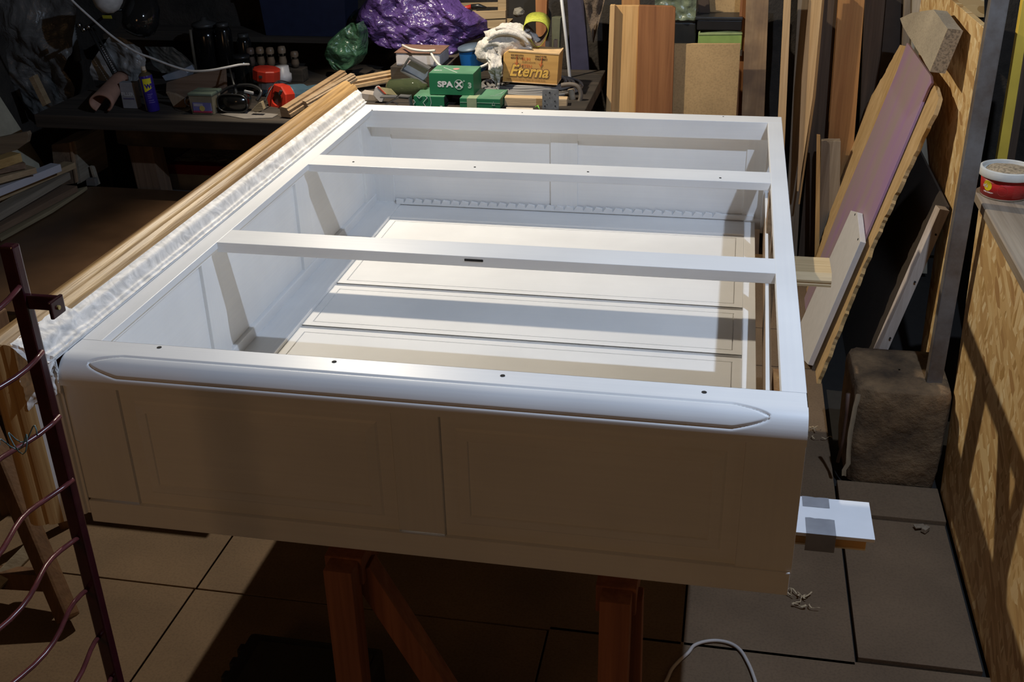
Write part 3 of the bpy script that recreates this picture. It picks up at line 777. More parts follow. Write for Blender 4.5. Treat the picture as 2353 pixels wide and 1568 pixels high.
for (u, v, s_, a, lab) in ((2112, 1214, .020, .3, 'thin wood chip lying left of the small block on the floor'), (2126, 1221, .016, .9, 'small wooden offcut block lying on the floor by the counter')):
    c0 = at(u, v, z=.004); o = MB().obox(c0+Vector((0, 0, .006)), (s_*1.4, s_*.8, .012 if s_ < .018 else .004), (0, 0, a), .001).build('wood_offcut', DUST); tag(o, lab, 'offcut')
# white cable on the floor
pts = [(1490, 1640), (1530, 1568), (1543, 1540), (1562, 1518), (1582, 1500), (1595, 1484), (1620, 1475), (1650, 1473), (1680, 1480), (1702, 1496), (1718, 1522), (1730, 1550), (1738, 1580), (1742, 1640)]
def smooth_path(P_, n=8):
    out = []
    for i in range(len(P_)-1):
        p0, p1, p2_, p3 = P_[max(i-1, 0)], P_[i], P_[i+1], P_[min(i+2, len(P_)-1)]
        for k in range(n):
            t_ = k/n; out.append(.5*((2*p1)+(p2_-p0)*t_+(2*p0-5*p1+4*p2_-p3)*t_*t_+(-p0+3*p1-3*p2_+p3)*t_**3))
    return out+[P_[-1]]
CABL = plain('white_cable', (.52,.48,.45), .5, var=.05)
o = MB().tube(smooth_path([at(u, v, z=.006) for u, v in pts], 6), .0042, 8).build('floor_cable', CABL, None, True); tag(o, 'white cable looped on the floor at the bottom of the picture', 'cable')
# black tool case on the floor, only its corner in frame
t = thing('tool_case', 'black ribbed plastic tool case on the floor, lower left of the trestle', 'case', (-.88, -.05, 0))
BP = plain('black_case', (.014,.013,.012), .5)
c0 = at(575, 1446, z=.13)
ca = Euler((0, 0, math.radians(4)))
cw_ = -.772-c0.x; cxm = c0.x+cw_/2
MB().obox((cxm, c0.y-.165, .062), (cw_, .33, .122), (0, 0, 0), .012).build('case_body', BP, t)
MB().obox((cxm+.01, c0.y-.165, .126), (cw_-.05, .27, .008), (0, 0, 0), .003).build('lid_panel', plain('black_lid', (.022,.020,.017), .6), t)
for k in range(7):
    MB().obox((c0.x-.004, c0.y-.04-k*.042, .07), (.018, .024, .085), (0, 0, 0), .004).build('rib', BP, t)

# ------------------------------------------------------------------ workbench at the back left
bn = thing('workbench', 'old dark wooden workbench buried in clutter behind the cabinet', 'workbench', (-1.6, 2.3, 0))
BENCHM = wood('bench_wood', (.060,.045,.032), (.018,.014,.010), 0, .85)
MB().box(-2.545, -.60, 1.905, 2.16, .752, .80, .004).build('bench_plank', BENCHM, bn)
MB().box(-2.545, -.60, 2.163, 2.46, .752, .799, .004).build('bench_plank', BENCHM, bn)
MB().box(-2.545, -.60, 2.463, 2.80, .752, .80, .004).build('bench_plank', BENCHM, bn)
a = at(262, 291, y=2.03); b = at(262, 333, y=2.03)
MB().prism([(a.x, 2.03, a.z), (a.x+.04, 2.03, a.z+.008), (-.60, 2.03, .735), (-.60, 2.03, .655), (a.x+.05, 2.03, b.z-.003), (a.x, 2.03, b.z+.004)], (0, .07, 0), .004).build('apron', wood('apron_wood', (.14,.11,.08), (.055,.042,.03), 0, .85, dark=(.035,.028,.022)), bn)
for x in (-2.25, -.70):
    MB().bar((x+.02, 2.14, 0), (x-.015, 2.12, .752), .10, .08, (0,1,0), .004).build('leg', DARKW, bn)
    MB().bar((x, 2.68, 0), (x, 2.68, .752), .09, .08, (0,1,0), .004).build('leg', DARKW, bn)
# red lidded carton under the bench
t = thing('carton', 'carton with dark red lid and white base under the workbench', 'box', at(450, 430, y=2.25))
p = at(383, 398, y=2.25); q = at(560, 437, y=2.25); k_ = at(383, 376, y=2.25)
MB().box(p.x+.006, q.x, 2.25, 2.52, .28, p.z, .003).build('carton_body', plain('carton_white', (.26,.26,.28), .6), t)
MB().box(p.x, q.x+.005, 2.243, 2.527, p.z, k_.z, .003).build('lid', plain('carton_red', (.16,.014,.014), .5), t)
t2 = MB(); rows = []
for i in range(10):
    rows.append([(p.x+.03+.024*k, 2.26+.02*i, k_.z+.008+.012*abs(noise.noise(Vector((k*.6, i*.7, 2))))) for k in range(11)])
tag(t2.grid(rows).build('plastic_bag', film('grey_film', (.35,.36,.38), .3, .75, .6, 30), None, True), 'crumpled clear plastic bag on the dark red carton under the bench', 'bag')

# ------------------------------------------------------------------ dark brown board and the timber pile on the left
t = thing('board', 'large dark brown hardboard sheet lying flat left of the cabinet', 'board', (-2.1, 1.4, 0))
P4 = [at(u, v, z=.50) for u, v in ((196, 432), (470, 440))]
pts = [(-2.50, 1.10, .5), (P4[0].x-.015, 2.00, .5), (P4[0].x+.03, 2.015, .5), (-1.42, 2.00, .5), (-1.42, .95, .5), (-2.50, .95, .5)]
MB().prism([(p[0], p[1], .488) for p in pts], (0, 0, .012), .001).build('sheet', plain('dark_sheet', (.085,.045,.022), .38, nscale=5, var=.3, bmp=.02), t)
for x, y in ((-2.35, 1.1), (-1.55, 1.1), (-2.35, 1.9), (-1.55, 1.9)): MB().box(x-.03, x+.03, y-.03, y+.03, 0, .488).build('leg', DARKW, t)
MB().box(-2.4, -1.5, 1.07, 1.13, .43, .488).build('support_beam', DARKW, t); MB().box(-2.4, -1.5, 1.87, 1.93, .43, .488).build('support_beam', DARKW, t)
def ledge(pix, z, th, mat, label, name='plank', cat='plank', **k):
    pts = [at(u, v, z=z) for u, v in pix]
    o = MB().prism([Vector((p.x, p.y, z)) for p in pts], (0, 0, -th), .0008).build(name, mat); tag(o, label, cat); return o
# planks in the pile, drawn at x,y on rising levels; each runs along the pile toward the camera
def pile(u0, v0, u1, v1, x_far_y, z, w_, th, mat, label, L=1.1):
    """board whose visible edge runs from pixel (u0,v0) at the left frame edge to its end (u1,v1)"""
    a = at(u1, v1, z=z); b2 = at(u0, v0, z=z); d = (b2-a).normalized()
    a = a; e = a + d*L
    o = MB().bar(a+Vector((0, 0, -th/2)), e+Vector((0, 0, -th/2)), w_, th, (0,0,1), .001).build('plank', mat); tag(o, label, 'plank'); return o
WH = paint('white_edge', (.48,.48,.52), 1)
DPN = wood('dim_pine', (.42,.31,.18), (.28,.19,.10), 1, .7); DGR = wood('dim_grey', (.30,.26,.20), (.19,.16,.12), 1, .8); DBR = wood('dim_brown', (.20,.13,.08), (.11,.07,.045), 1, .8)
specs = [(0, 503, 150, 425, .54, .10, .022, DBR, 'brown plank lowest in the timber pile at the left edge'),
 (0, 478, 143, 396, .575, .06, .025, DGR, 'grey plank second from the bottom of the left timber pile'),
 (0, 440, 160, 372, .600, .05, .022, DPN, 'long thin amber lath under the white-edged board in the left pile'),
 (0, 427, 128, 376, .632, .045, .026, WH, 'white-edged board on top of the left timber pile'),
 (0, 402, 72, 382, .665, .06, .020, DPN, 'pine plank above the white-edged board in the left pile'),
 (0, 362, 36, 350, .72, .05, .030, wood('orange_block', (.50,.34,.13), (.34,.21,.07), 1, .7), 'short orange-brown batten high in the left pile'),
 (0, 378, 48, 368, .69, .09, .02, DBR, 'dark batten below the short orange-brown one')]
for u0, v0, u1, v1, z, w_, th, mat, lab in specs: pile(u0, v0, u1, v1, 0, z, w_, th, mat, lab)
ledge([(-5, 540), (110, 468), (150, 440), (200, 428), (190, 436), (120, 482), (0, 548)], .515, .012, wood('edge_trim', (.33,.27,.16), (.2,.16,.09), 1, .8), 'thin pale edge strip beside the dark brown sheet', 'lath', 'lath')
PL = stone('beige_board', (.46,.42,.31), (.33,.30,.22), 14, .95, .2)
o = MB().prism([(-2.78, at(0, 222, x=-2.78).y-.5, .95), (-2.78, at(0, 222, x=-2.78).y, at(0, 222, x=-2.78).z), (-2.74, at(62, 318, x=-2.74).y, at(62, 318, x=-2.74).z), (-2.70, at(118, 405, x=-2.7).y, at(118, 405, x=-2.7).z), (-2.68, at(128, 430, x=-2.68).y, .0), (-2.68, 1.0, .0)], (-.03, 0, 0)).build('insulation_board', PL); tag(o, 'beige fibre board leaning against the left wall behind the timber pile', 'board')
slab('plank', [(-20, 320), (62, 303), (66, 310), (62, 328), (38, 345), (-20, 362)], 1.80, .02, wood('rounded', (.28,.21,.13), (.19,.14,.09), 0, .75), 'wide brown board with a rounded corner at the left edge')
t = thing('wooden_box', 'small dark wooden drawer box standing at the end of the timber pile', 'box', at(160, 420, y=2.06))
slab('side_panel', [(118, 333), (158, 328), (172, 422), (128, 428)], 2.04, .18, DBR, parent=t)
slab('edge_strip', [(158, 328), (163, 327), (176, 420), (172, 422)], 2.036, .18, wood('box_edge', (.36,.24,.14), (.24,.15,.09), 2), parent=t)
slab('plank', [(164, 325), (173, 325), (187, 420), (177, 424)], 2.05, .2, DGR, 'grey board edge beside the dark wooden drawer box')
slab('lath', [(205, 382), (211, 383), (225, 426), (218, 426)], 2.10, .02, DGR, 'short grey lath leaning under the workbench')
slab('plank', [(197, 412), (217, 411), (221, 428), (199, 427)], 2.08, .02, plain('dim_grey_block', (.12,.11,.10), .9), 'small grey block under the workbench beside the leaning lath', cat='block')

# grey plastic sheeting hung on the left wall
def cloth(name, poly_rows, y, mat, label, cat, amp=.03, f=5, parent=None, nx=40, ny=40, seed=0, fold=None):
    """surface between a left and a right pixel outline, given as rows (v, u_left, u_right)"""
    mb = MB(); rows = []
    for i in range(ny+1):
        t_ = i/ny*(len(poly_rows)-1); a = min(int(t_), len(poly_rows)-2); q = t_-a
        A, B = poly_rows[a], poly_rows[a+1]; v = A[0]*(1-q)+B[0]*q; ul = A[1]*(1-q)+B[1]*q; ur = A[2]*(1-q)+B[2]*q
        r = []
        for k in range(nx+1):
            u = ul+(ur-ul)*k/nx; p = at(u, v, y=y)
            n = noise.noise(Vector((p.x*f, p.z*f, seed)))*amp + noise.noise(Vector((p.x*f*3.1, p.z*f*3.1, seed+4)))*amp*.45 + abs(noise.noise(Vector((p.x*f*6+p.z*f*4, p.z*f*5, seed+9))))*amp*.35
            edge = min(k, nx-k)/nx; rnd = (amp*2)*(1-min(1, edge*6))**2 if fold else 0
            r.append((p.x, y+n+rnd, p.z))
        rows.append(r)
    o = mb.grid(rows).build(name, mat, parent, True)
    if label: tag(o, label, cat)
    return o
cloth('plastic_sheet', [(-30, -20, 165), (60, -20, 168), (120, 5, 168), (160, 12, 150), (200, 25, 178), (240, 50, 160), (262, 78, 120)], 2.45, film('grey_sheeting', (.13,.13,.125), .34, 1, .9, 9), 'crumpled grey plastic sheeting hanging in the back left corner', 'sheeting', .05, 5, seed=3)
slab('plank', [(66, 180), (76, 174), (108, 240), (98, 246)], 2.30, .03, DPN, 'short pine stick leaning in front of the grey plastic sheeting', cat='stick')
mb = MB(); prof = []
p0 = at(171, -30, y=2.60); p1 = at(177, 140, y=2.60)
for k in range(56): prof.append((.020 if k % 2 else .0165, k*(p0.z-p1.z)/56))
o = mb.lathe(prof, (p1.x, 2.60, p1.z), 14).build('ribbed_hose', plain('grey_hose', (.17,.17,.165), .6), None, True); tag(o, 'grey ribbed hose hanging right of the plastic sheeting', 'hose')
cloth('plastic_bag', [(85, 250, 275), (110, 230, 320), (140, 212, 333), (165, 208, 335), (185, 212, 318)], 2.28, film('grey_bag', (.22,.22,.215), .35, 1, .6, 12), 'grey plastic bag slumped behind the desk lamp', 'bag', .03, 7, seed=6)
cloth('plastic_bag', [(108, 330, 395), (125, 340, 420), (150, 350, 445), (168, 372, 452)], 2.42, film('dark_bag', (.085,.085,.075), .4, 1, .6, 12), 'dark grey plastic bag right of the desk lamp', 'bag', .02, 7, seed=11)

# desk lamp with sprung arms
BK = plain('black_metal', (.018,.018,.018), .35, bmp=0)
t = thing('desk_lamp', 'black jointed desk lamp bending over the left end of the bench', 'lamp', at(282, 200, y=2.22))
e0 = at(280, 196, y=2.22); e0.z = .81; e1 = at(203, 62, y=2.22)
MB().tube([e0, e1], .006, 8).build('lower_arm', BK, t, True)
MB().tube([e0+Vector((.022, 0, .01)), e1+Vector((.018, 0, .0))], .004, 8).build('lower_arm', BK, t, True)
sp = [e1.lerp(e0, .25+.5*k/60)+Vector((.010+.006*math.cos(k*1.6), .006*math.sin(k*1.6), 0)) for k in range(61)]
MB().tube(sp, .0012, 4).build('spring', plain('steel_spring', (.25,.25,.25), .3, 1), t, True)
MB().lathe([(.0001, 0), (.05, 0), (.05, .008), (.015, .014), (.012, .03), (.0001, .03)], (e0.x, e0.y, .8), 24).build('lamp_base', BK, t, True)
h = at(322, 44, y=2.25)
MB().tube([e1, at(260, 25, y=2.22), at(300, 20, y=2.25)], .005, 8).build('upper_arm', BK, t, True)
for uv in ((182, 58), (203, 62), (192, 68)): MB().lathe([(.0001, -.008), (.009, -.008), (.009, .008), (.0001, .008)], at(*uv, y=2.21), 12, (0,1,0)).build('joint', plain('joint_steel', (.4,.4,.4), .25, 1, bmp=0) if 'joint_steel' not in bpy.data.materials else bpy.data.materials['joint_steel'], t, True)
mb = MB(); mb.lathe([(.02, .10), (.045, .085), (.062, .05), (.067, 0), (.060, -.035), (.042, -.055), (.0001, -.062)], h, 32, (.1, .5, .8)).build('lamp_shade', plain('black_gloss', (.012,.012,.012), .08, bmp=0), t, True)
# dust mask
t = thing('dust_mask', 'white cup-shaped dust mask with yellow tab hung on the desk lamp', 'mask', at(245, 10, y=2.18))
c = at(247, -4, y=2.18)
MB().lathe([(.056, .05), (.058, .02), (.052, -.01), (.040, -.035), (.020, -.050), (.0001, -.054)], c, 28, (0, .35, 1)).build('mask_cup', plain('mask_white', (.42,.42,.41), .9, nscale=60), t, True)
q = at(246, 39, y=2.13); MB().obox(q, (.036, .003, .012), (.3, 0, 0), .001).build('tab', plain('mask_yellow', (.35,.33,.03), .5), t)

# items on the front of the bench, left to right
def bp(u, v, z=.80): return at(u, v, z=z)
MT = plain('terracotta', (.30,.165,.115), .75)
t = thing('clay_tile', 'bent terracotta ridge tile standing open end forward on the bench', 'tile', bp(236, 262))
c = bp(236, 262); rows = []; rin = []
for i in range(8):
    f = i/7; y = c.y+.17*f; s_ = 1-.35*f
    ro = []
    for k in range(29):
        a = -2.6+ (5.2)*k/28
        ro.append((c.x+.046*s_*math.sin(a)*1.0 - .004*f, y, .803+.034+.034*s_*math.cos(a)+.055*f))
    rows.append(ro)
mb = MB().grid(rows); o = mb.build('shell', MT, t, True); md = o.modifiers.new('solid', 'SOLIDIFY'); md.thickness = .007
slab_c = bp(300, 250)
t = thing('filler_box', 'pale grey carton with white lettering left of the blue spray can', 'box', slab_c)
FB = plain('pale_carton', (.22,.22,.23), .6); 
pz = at(285, 190, y=slab_c.y).z
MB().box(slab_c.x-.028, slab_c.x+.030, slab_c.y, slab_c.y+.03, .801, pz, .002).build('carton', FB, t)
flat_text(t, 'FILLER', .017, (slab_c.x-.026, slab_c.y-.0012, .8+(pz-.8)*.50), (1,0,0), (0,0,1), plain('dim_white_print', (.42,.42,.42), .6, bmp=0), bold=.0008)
MB().box(slab_c.x-.02, slab_c.x+.022, slab_c.y-.001, slab_c.y, .8+(pz-.8)*.36, .8+(pz-.8)*.42, 0).build('label_strip', plain('dim_violet_print', (.09,.08,.14), .6, bmp=0), t)
# spray can
c = bp(353, 255); c.z = .801
t = thing('spray_can', 'blue spray can with yellow shield label on the bench', 'can', c)
R = .0235; Rr = Euler((0, -.075, 0)).to_matrix()
BLUE = plain('can_blue', (.030,.018,.20), .25, bmp=0, var=.04)
def canp(prof, nm, mat):
    mb = MB(); mb.lathe(prof, (0,0,0), 32); mb.bm.transform(Matrix.Translation(c) @ Rr.to_4x4()); o = mb.build(nm, mat, t, True); shade_auto(o, 40); return o
canp([(.0001, 0), (R-.002, 0), (R, .003), (R, .125), (R-.0005, .127)], 'can_body', BLUE)
canp([(R-.0005, .127), (R-.006, .134), (.010, .138), (.010, .145), (.0001, .145)], 'can_dome', plain('can_gold', (.32,.25,.14), .3, .8, bmp=0))
canp([(.0001, .145), (.0078, .145), (.0078, .158), (.0001, .16)], 'nozzle', plain('can_cream', (.5,.42,.33), .4, bmp=0))
def cpt(a, z, l=.0006): return c + Rr @ Vector(((R+l)*math.cos(a), (R+l)*math.sin(a), z))
def cpatch(a0, a1, z0, z1, mat, nm, shield=False, l=.0005):
    mb = MB(); n = 14
    if shield:
        mb.grid([[cpt(a0+(a1-a0)*k/n, z1, l) for k in range(n+1)], [cpt(a0+(a1-a0)*k/n, z0+(z1-z0)*.3*(abs(k/n-.1)) , l) for k in range(n+1)]])
    else: mb.grid([[cpt(a0+(a1-a0)*k/n, z, l) for k in range(n+1)] for z in (z0, z1)])
    return mb.build(nm, mat, t)
YL = plain('can_yellow', (.55,.50,.02), .35, bmp=0)
cpatch(math.radians(-95), math.radians(-22), .072, .118, YL, 'label_shield', True)
me = text_mesh('WD', .020, 0, .0012)
for v in me.vertices: v.co = cpt(math.radians(-82)+v.co.x/.0235*.95, .085+v.co.y, .0012)
me.materials.append(BLUE); o = bpy.data.objects.new('lettering', me); COL.objects.link(o); o.parent = t; o.matrix_parent_inverse = world_of(t).inverted()
cpatch(math.radians(-150), math.radians(-118), .006, .12, plain('can_back', (.24,.22,.22), .35, bmp=0), 'label_panel')
LV = plain('can_violet', (.16,.13,.36), .35, bmp=0)
for k, (z, w1) in enumerate(((.062, .9), (.056, .6), (.050, .6), (.040, .9), (.033, 1.0))): cpatch(math.radians(-80), math.radians(-80+50*w1), z, z+.0018, LV, 'label_line')
# white cable swooping to the bench
pts = [at(155, -20, y=2.0), at(165, 0, y=2.0), at(210, 42, y=2.0), at(260, 85, y=2.0), at(310, 118, y=2.0), at(350, 134, y=2.0), at(400, 153, y=2.0), at(440, 163, y=2.0), at(480, 162, y=2.0), at(520, 155, y=2.02), at(550, 149, y=2.05), at(572, 148, y=2.1)]
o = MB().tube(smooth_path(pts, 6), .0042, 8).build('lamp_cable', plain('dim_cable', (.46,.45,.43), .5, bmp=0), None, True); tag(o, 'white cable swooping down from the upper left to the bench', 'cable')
# white enamel dish and wooden frame behind
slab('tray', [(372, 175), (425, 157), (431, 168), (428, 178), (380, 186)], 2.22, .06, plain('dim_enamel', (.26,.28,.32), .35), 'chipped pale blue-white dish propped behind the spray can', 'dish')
t = thing('wooden_box', 'pale brown open wooden box standing on the bench right of the spray can', 'box', bp(450, 245))
WB1 = wood('box_board', (.23,.15,.10), (.16,.10,.065), 0, .7); WB2 = wood('box_side', (.30,.22,.14), (.2,.14,.09), 2, .7)
slab('back_panel', [(382, 190), (455, 168), (515, 160), (518, 215), (440, 232), (381, 215)], 2.20, .02, WB1, parent=t)
slab('side_panel', [(381, 212), (400, 216), (432, 232), (425, 252), (402, 252)], 2.06, .015, WB2, parent=t)
MB().box(bp(405, 250).x, bp(515, 250).x, 2.075, 2.2, .80, .812).build('bottom_panel', WB1, t)
# cream tub with picture label
c = bp(466, 264); t = thing('plastic_tub', 'translucent cream tub with a bright picture label on the bench', 'tub', c)
w2, d2 = .040, .05
def taper(x0, x1, y0, y1, z0, z1, k): return [(x0+k, y0+k, z0), (x1-k, y0+k, z0), (x1-k, y1-k, z0), (x0+k, y1-k, z0)], [(x0, y0, z1), (x1, y0, z1), (x1, y1, z1), (x0, y1, z1)]
A, B = taper(c.x-w2-.004, c.x+w2+.003, c.y, c.y+.08, .801, .868, .004)
mb = MB().grid([A, B], closed=True, capend=True); mb.build('tub_body', plain('cream_tub', (.19,.165,.115), .4), t)
MB().box(c.x-w2-.006, c.x+w2+.005, c.y-.003, c.y+.083, .866, .876, .003).build('lid', plain('green_tub_rim', (.12,.155,.12), .35), t)
MB().box(c.x-.033, c.x+.036, c.y-.0005, c.y+.004, .812, .843).build('label', plain('tub_label', (.13,.13,.30), .4, bmp=0), t)
MB().box(c.x-.033, c.x+.036, c.y-.0012, c.y+.004, .808, .8145).build('label_strip', plain('tub_pink', (.34,.04,.09), .4, bmp=0), t)
MB().lathe([(.0001, 0), (.010, 0), (.010, .001), (.0001, .001)], (c.x+.002, c.y-.0008, .823), 16, (0, -1, 0)).build('label_spot', plain('tub_yellow', (.42,.34,.10), .4, bmp=0), t)
MB().obox((c.x-.012, c.y-.001, .835), (.034, .001, .010)).build('label_spot', plain('tub_white', (.32,.30,.36), .4, bmp=0), t)
mb = MB(); ps = [(c.x-.046, c.y+.03, .866), (c.x-.062, c.y+.01, .855), (c.x-.060, c.y, .838), (c.x-.045, c.y-.002, .83)]; mb.tube(smooth_path([Vector(p) for p in ps], 5), .0015, 6).build('bail_handle', BK, t, True)
# goggles
c = bp(540, 262); t = thing('safety_goggles', 'black safety goggles lying on the bench right of the cream tub', 'goggles', c)
rows = []
for i in range(14):
    f = i/13; r = []
    for k in range(24):
        a = 2*PI*k/24; rx = .056*(1-.25*f*f); rz = .032*(1-.3*f*f)
        r.append((c.x-.005+rx*math.copysign(abs(math.cos(a))**.6, math.cos(a)), c.y+.07*f, .837+rz*math.copysign(abs(math.sin(a))**.7, math.sin(a))))
    rows.append(r)
MB().grid(rows, closed=True, capend=True).build('goggle_lens', plain('black_lens', (.006,.006,.006), .15, bmp=0), t, True)
MB().tube([rows[0][k] for k in range(24)]+[rows[0][0]], .003, 6).build('goggle_rim', BK, t, True)
ps = [at(590, 232, y=c.y+.02), at(600, 210, y=c.y+.04), at(575, 196, y=c.y+.06), at(530, 200, y=c.y+.06), at(505, 215, y=c.y+.05)]
MB().tube(smooth_path(ps, 6), .006, 6).build('strap', BK, t, True)
MB().obox(at(572, 212, y=c.y+.05), (.035, .01, .010), (0, .2, 0), .003).build('buckle', plain('clear_clip', (.30,.30,.30), .15, bmp=0), t)
o = MB().tube([at(519, 122, y=2.2), at(532, 175, y=2.1), at(548, 232, y=2.02)], [.0015, .004, .008], 8).build('awl', BK, None, True); tag(o, 'long black pointed tool standing up behind the goggles', 'tool')
cups = thing('glass_jar', 'dark glass jar behind the goggles under the white cable', 'jar', bp(550, 215))
cj = at(548, 185, y=2.30); MB().lathe([(.0001, 0), (.032, 0), (.034, .01), (.034, .10), (.030, .115), (.0001, .115)], (cj.x, 2.35, .80), 24).build('jar_body', plain('dark_glass', (.008,.009,.008), .15, bmp=0), cups, True)
MB().lathe([(.031, .115), (.032, .115), (.032, .128), (.0001, .128)], (cj.x, 2.35, .80), 24).build('lid', BK, cups, True)
# chisel handles in a rack
rk = thing('tool_rack', 'dark wooden tool rack with five wooden handles behind the red capped tool', 'rack', at(630, 180, y=2.5))
MB().box(at(565, 150, y=2.5).x, at(700, 150, y=2.5).x, 2.47, 2.53, .80, .85, .003).build('rack_block', DARKX, rk)
for i, (u, vt) in enumerate(((580, 108), (602, 106), (625, 107), (652, 104), (680, 116))):
    c0 = at(u, 158, y=2.5); ht = at(u, vt, y=2.5).z - .855
    hm = plain('handle_%d' % i, [(.13,.085,.06), (.24,.155,.09), (.27,.18,.11), (.28,.20,.13), (.17,.12,.08)][i], .4)
    hd = thing('chisel', ['brown', 'amber', 'pale', 'light brown', 'dull'][i]+' wooden chisel handle, '+['first', 'second', 'third', 'fourth', 'fifth'][i]+' from the left in the rack', 'chisel', (c0.x, 2.5, .85), 'chisel handles standing in the rack')
    MB().lathe([(.0001, 0), (.012, 0), (.016, ht*.25), (.013, ht*.5), (.0165, ht*.8), (.013, ht*.97), (.0001, ht)], (c0.x, 2.5, .853), 16).build('handle', hm, hd, True)
    MB().lathe([(.0140, ht*.52), (.0148, ht*.53), (.0148, ht*.66), (.0150, ht*.67)], (c0.x, 2.5, .853), 16).build('ferrule', plain('ferrule', (.35,.36,.38), .15, 1, bmp=0) if 'ferrule' not in bpy.data.materials else bpy.data.materials['ferrule'], hd, True)
# two power tools, teal bodies with red caps
TEAL = plain('teal_body', (.045,.085,.115), .4); REDC = plain('red_cap', (.42,.030,.015), .3, bmp=.02); GREYC = plain('grey_grip', (.16,.15,.14), .6)
def octo(c, axis, r, z0, z1, nm, mat, par, n=10, hole=0):
    if hole: pr = [(hole, z0), (r*.92, z0), (r, z0+.004), (r, z1-.004), (r*.92, z1), (hole, z1), (hole, z0)]
    else: pr = [(.0001, z0), (r*.92, z0), (r, z0+.004), (r, z1-.004), (r*.92, z1), (.0001, z1)]
    mb = MB().lathe(pr, c, n, axis); return mb.build(nm, mat, par)
c = at(612, 172, y=2.28); t = thing('power_tool', 'power tool with upright red cap and teal body behind the goggles', 'tool', Vector((c.x, 2.28, .80)))
octo((c.x, 2.28, c.z-.012), (.12, 0, 1), .052, -.006, .036, 'red_cap', REDC, t, 10)
octo((c.x+.004, 2.28, c.z-.03), (.12, 0, 1), .040, -.02, .012, 'collar', GREYC, t, 14)
octo((c.x+.006, 2.28, .80), (0, 0, 1), .038, 0, max(.03, c.z-.05-.80), 'tool_body', TEAL, t, 16)
MB().obox((c.x, 2.226, c.z+.004), (.012, .004, .010), (0,0,0), .001).build('switch', GAP, t)
t = thing('white_cup', 'white plastic cup base right of the upright red cap', 'cup', at(650, 180, y=2.33))
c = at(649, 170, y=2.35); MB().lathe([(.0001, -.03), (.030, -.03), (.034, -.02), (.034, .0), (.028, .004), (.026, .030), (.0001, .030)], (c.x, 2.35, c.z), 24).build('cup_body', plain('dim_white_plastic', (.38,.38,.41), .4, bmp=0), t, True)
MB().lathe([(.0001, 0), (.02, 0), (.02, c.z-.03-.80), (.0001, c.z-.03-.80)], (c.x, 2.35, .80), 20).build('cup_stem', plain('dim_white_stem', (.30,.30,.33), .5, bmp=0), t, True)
c = at(643, 226, y=2.12); t = thing('power_tool', 'power tool lying on its side with faceted red ring facing the camera', 'tool', Vector((c.x, 2.14, .80)))
ax = Vector((-.35, -.85, .15)).normalized()
octo(c, ax, .052, -.03, .018, 'red_ring', REDC, t, 9, .026)
octo(c, ax, .028, -.03, .006, 'chuck', plain('chuck_grey', (.085,.085,.07), .35), t, 16)
octo(c, ax, .046, -.12, -.03, 'tool_body', TEAL, t, 18)
bpos = c - ax*.10
MB().bar(bpos, bpos+Vector((.10, .03, .015)), .055, .06, (0,0,1), .014).build('grip', TEAL, t)
MB().obox(c+Vector((.02, -.035, .030)), (.010, .012, .018), (0, .5, 0), .003).build('switch', GAP, t)
MB().tube(smooth_path([at(664, 190, y=2.2), at(640, 186, y=2.15), at(622, 205, y=2.1), at(608, 235, y=2.06)], 6), .0025, 6).build('tool_cord', BK, t, True)
o = slab('wood_wedge', [(577, 254), (594, 237), (600, 234), (606, 252), (592, 258)], 1.98, .02, wood('wedge', (.34,.27,.16), (.25,.19,.11), 0), 'pale triangular wood wedge on the bench below the goggles', 'wedge')
ledge([(505, 262), (560, 255), (640, 262), (625, 270), (560, 272)], .803, .003, plain('paper', (.17,.15,.13), .8), 'grey paper scrap lying near the bench edge', 'paper', 'paper')
# mouldings lying across the bench
MD = wood('moulding_wood', (.40,.27,.15), (.27,.17,.09), 0, .55)
def stick(a, b, w_, h_, mat, label, name='moulding', cat='moulding'):
    o = MB().bar(a, b, w_, h_, (0,0,1), .003).build(name, mat); tag(o, label, cat); return o
def prof_bar(a, b, prof, mat):
    a = Vector(a); b = Vector(b); d = (b-a).normalized(); s = d.cross(Vector((0,0,1))).normalized(); u = s.cross(d)
    mb = MB(); mb.grid([[a+s*p[0]+u*p[1] for p in prof], [b+s*p[0]+u*p[1] for p in prof]], closed=True, capend=True); return mb
pr = [(-.02, -.018), (.02, -.018), (.02, -.006), (.012, -.004), (.016, .006), (.010, .010), (.010, .016), (-.012, .018), (-.02, .014)]
o = prof_bar(at(655, 258, y=1.96), at(790, 172, y=2.33), pr, MD).build('moulding', MD); tag(o, 'brown timber moulding lying diagonally behind the cornice', 'moulding')
o = prof_bar(at(700, 240, y=2.04), at(812, 176, y=2.30), [(p[0]*.8, p[1]*.7) for p in pr], wood('moulding_b', (.46,.34,.22), (.32,.22,.13), 0, .6)).build('moulding', bpy.data.materials['moulding_b']); tag(o, 'shorter pale moulding between the diagonal moulding and the cornice', 'moulding')
o = prof_bar(at(800, 192, y=2.36), at(935, 166, y=2.50), pr, wood('moulding_c', (.55,.38,.21), (.40,.26,.13), 0, .55)).build('moulding', bpy.data.materials['moulding_c']); tag(o, 'grooved timber length lying left of the tilted grey metal box', 'moulding')
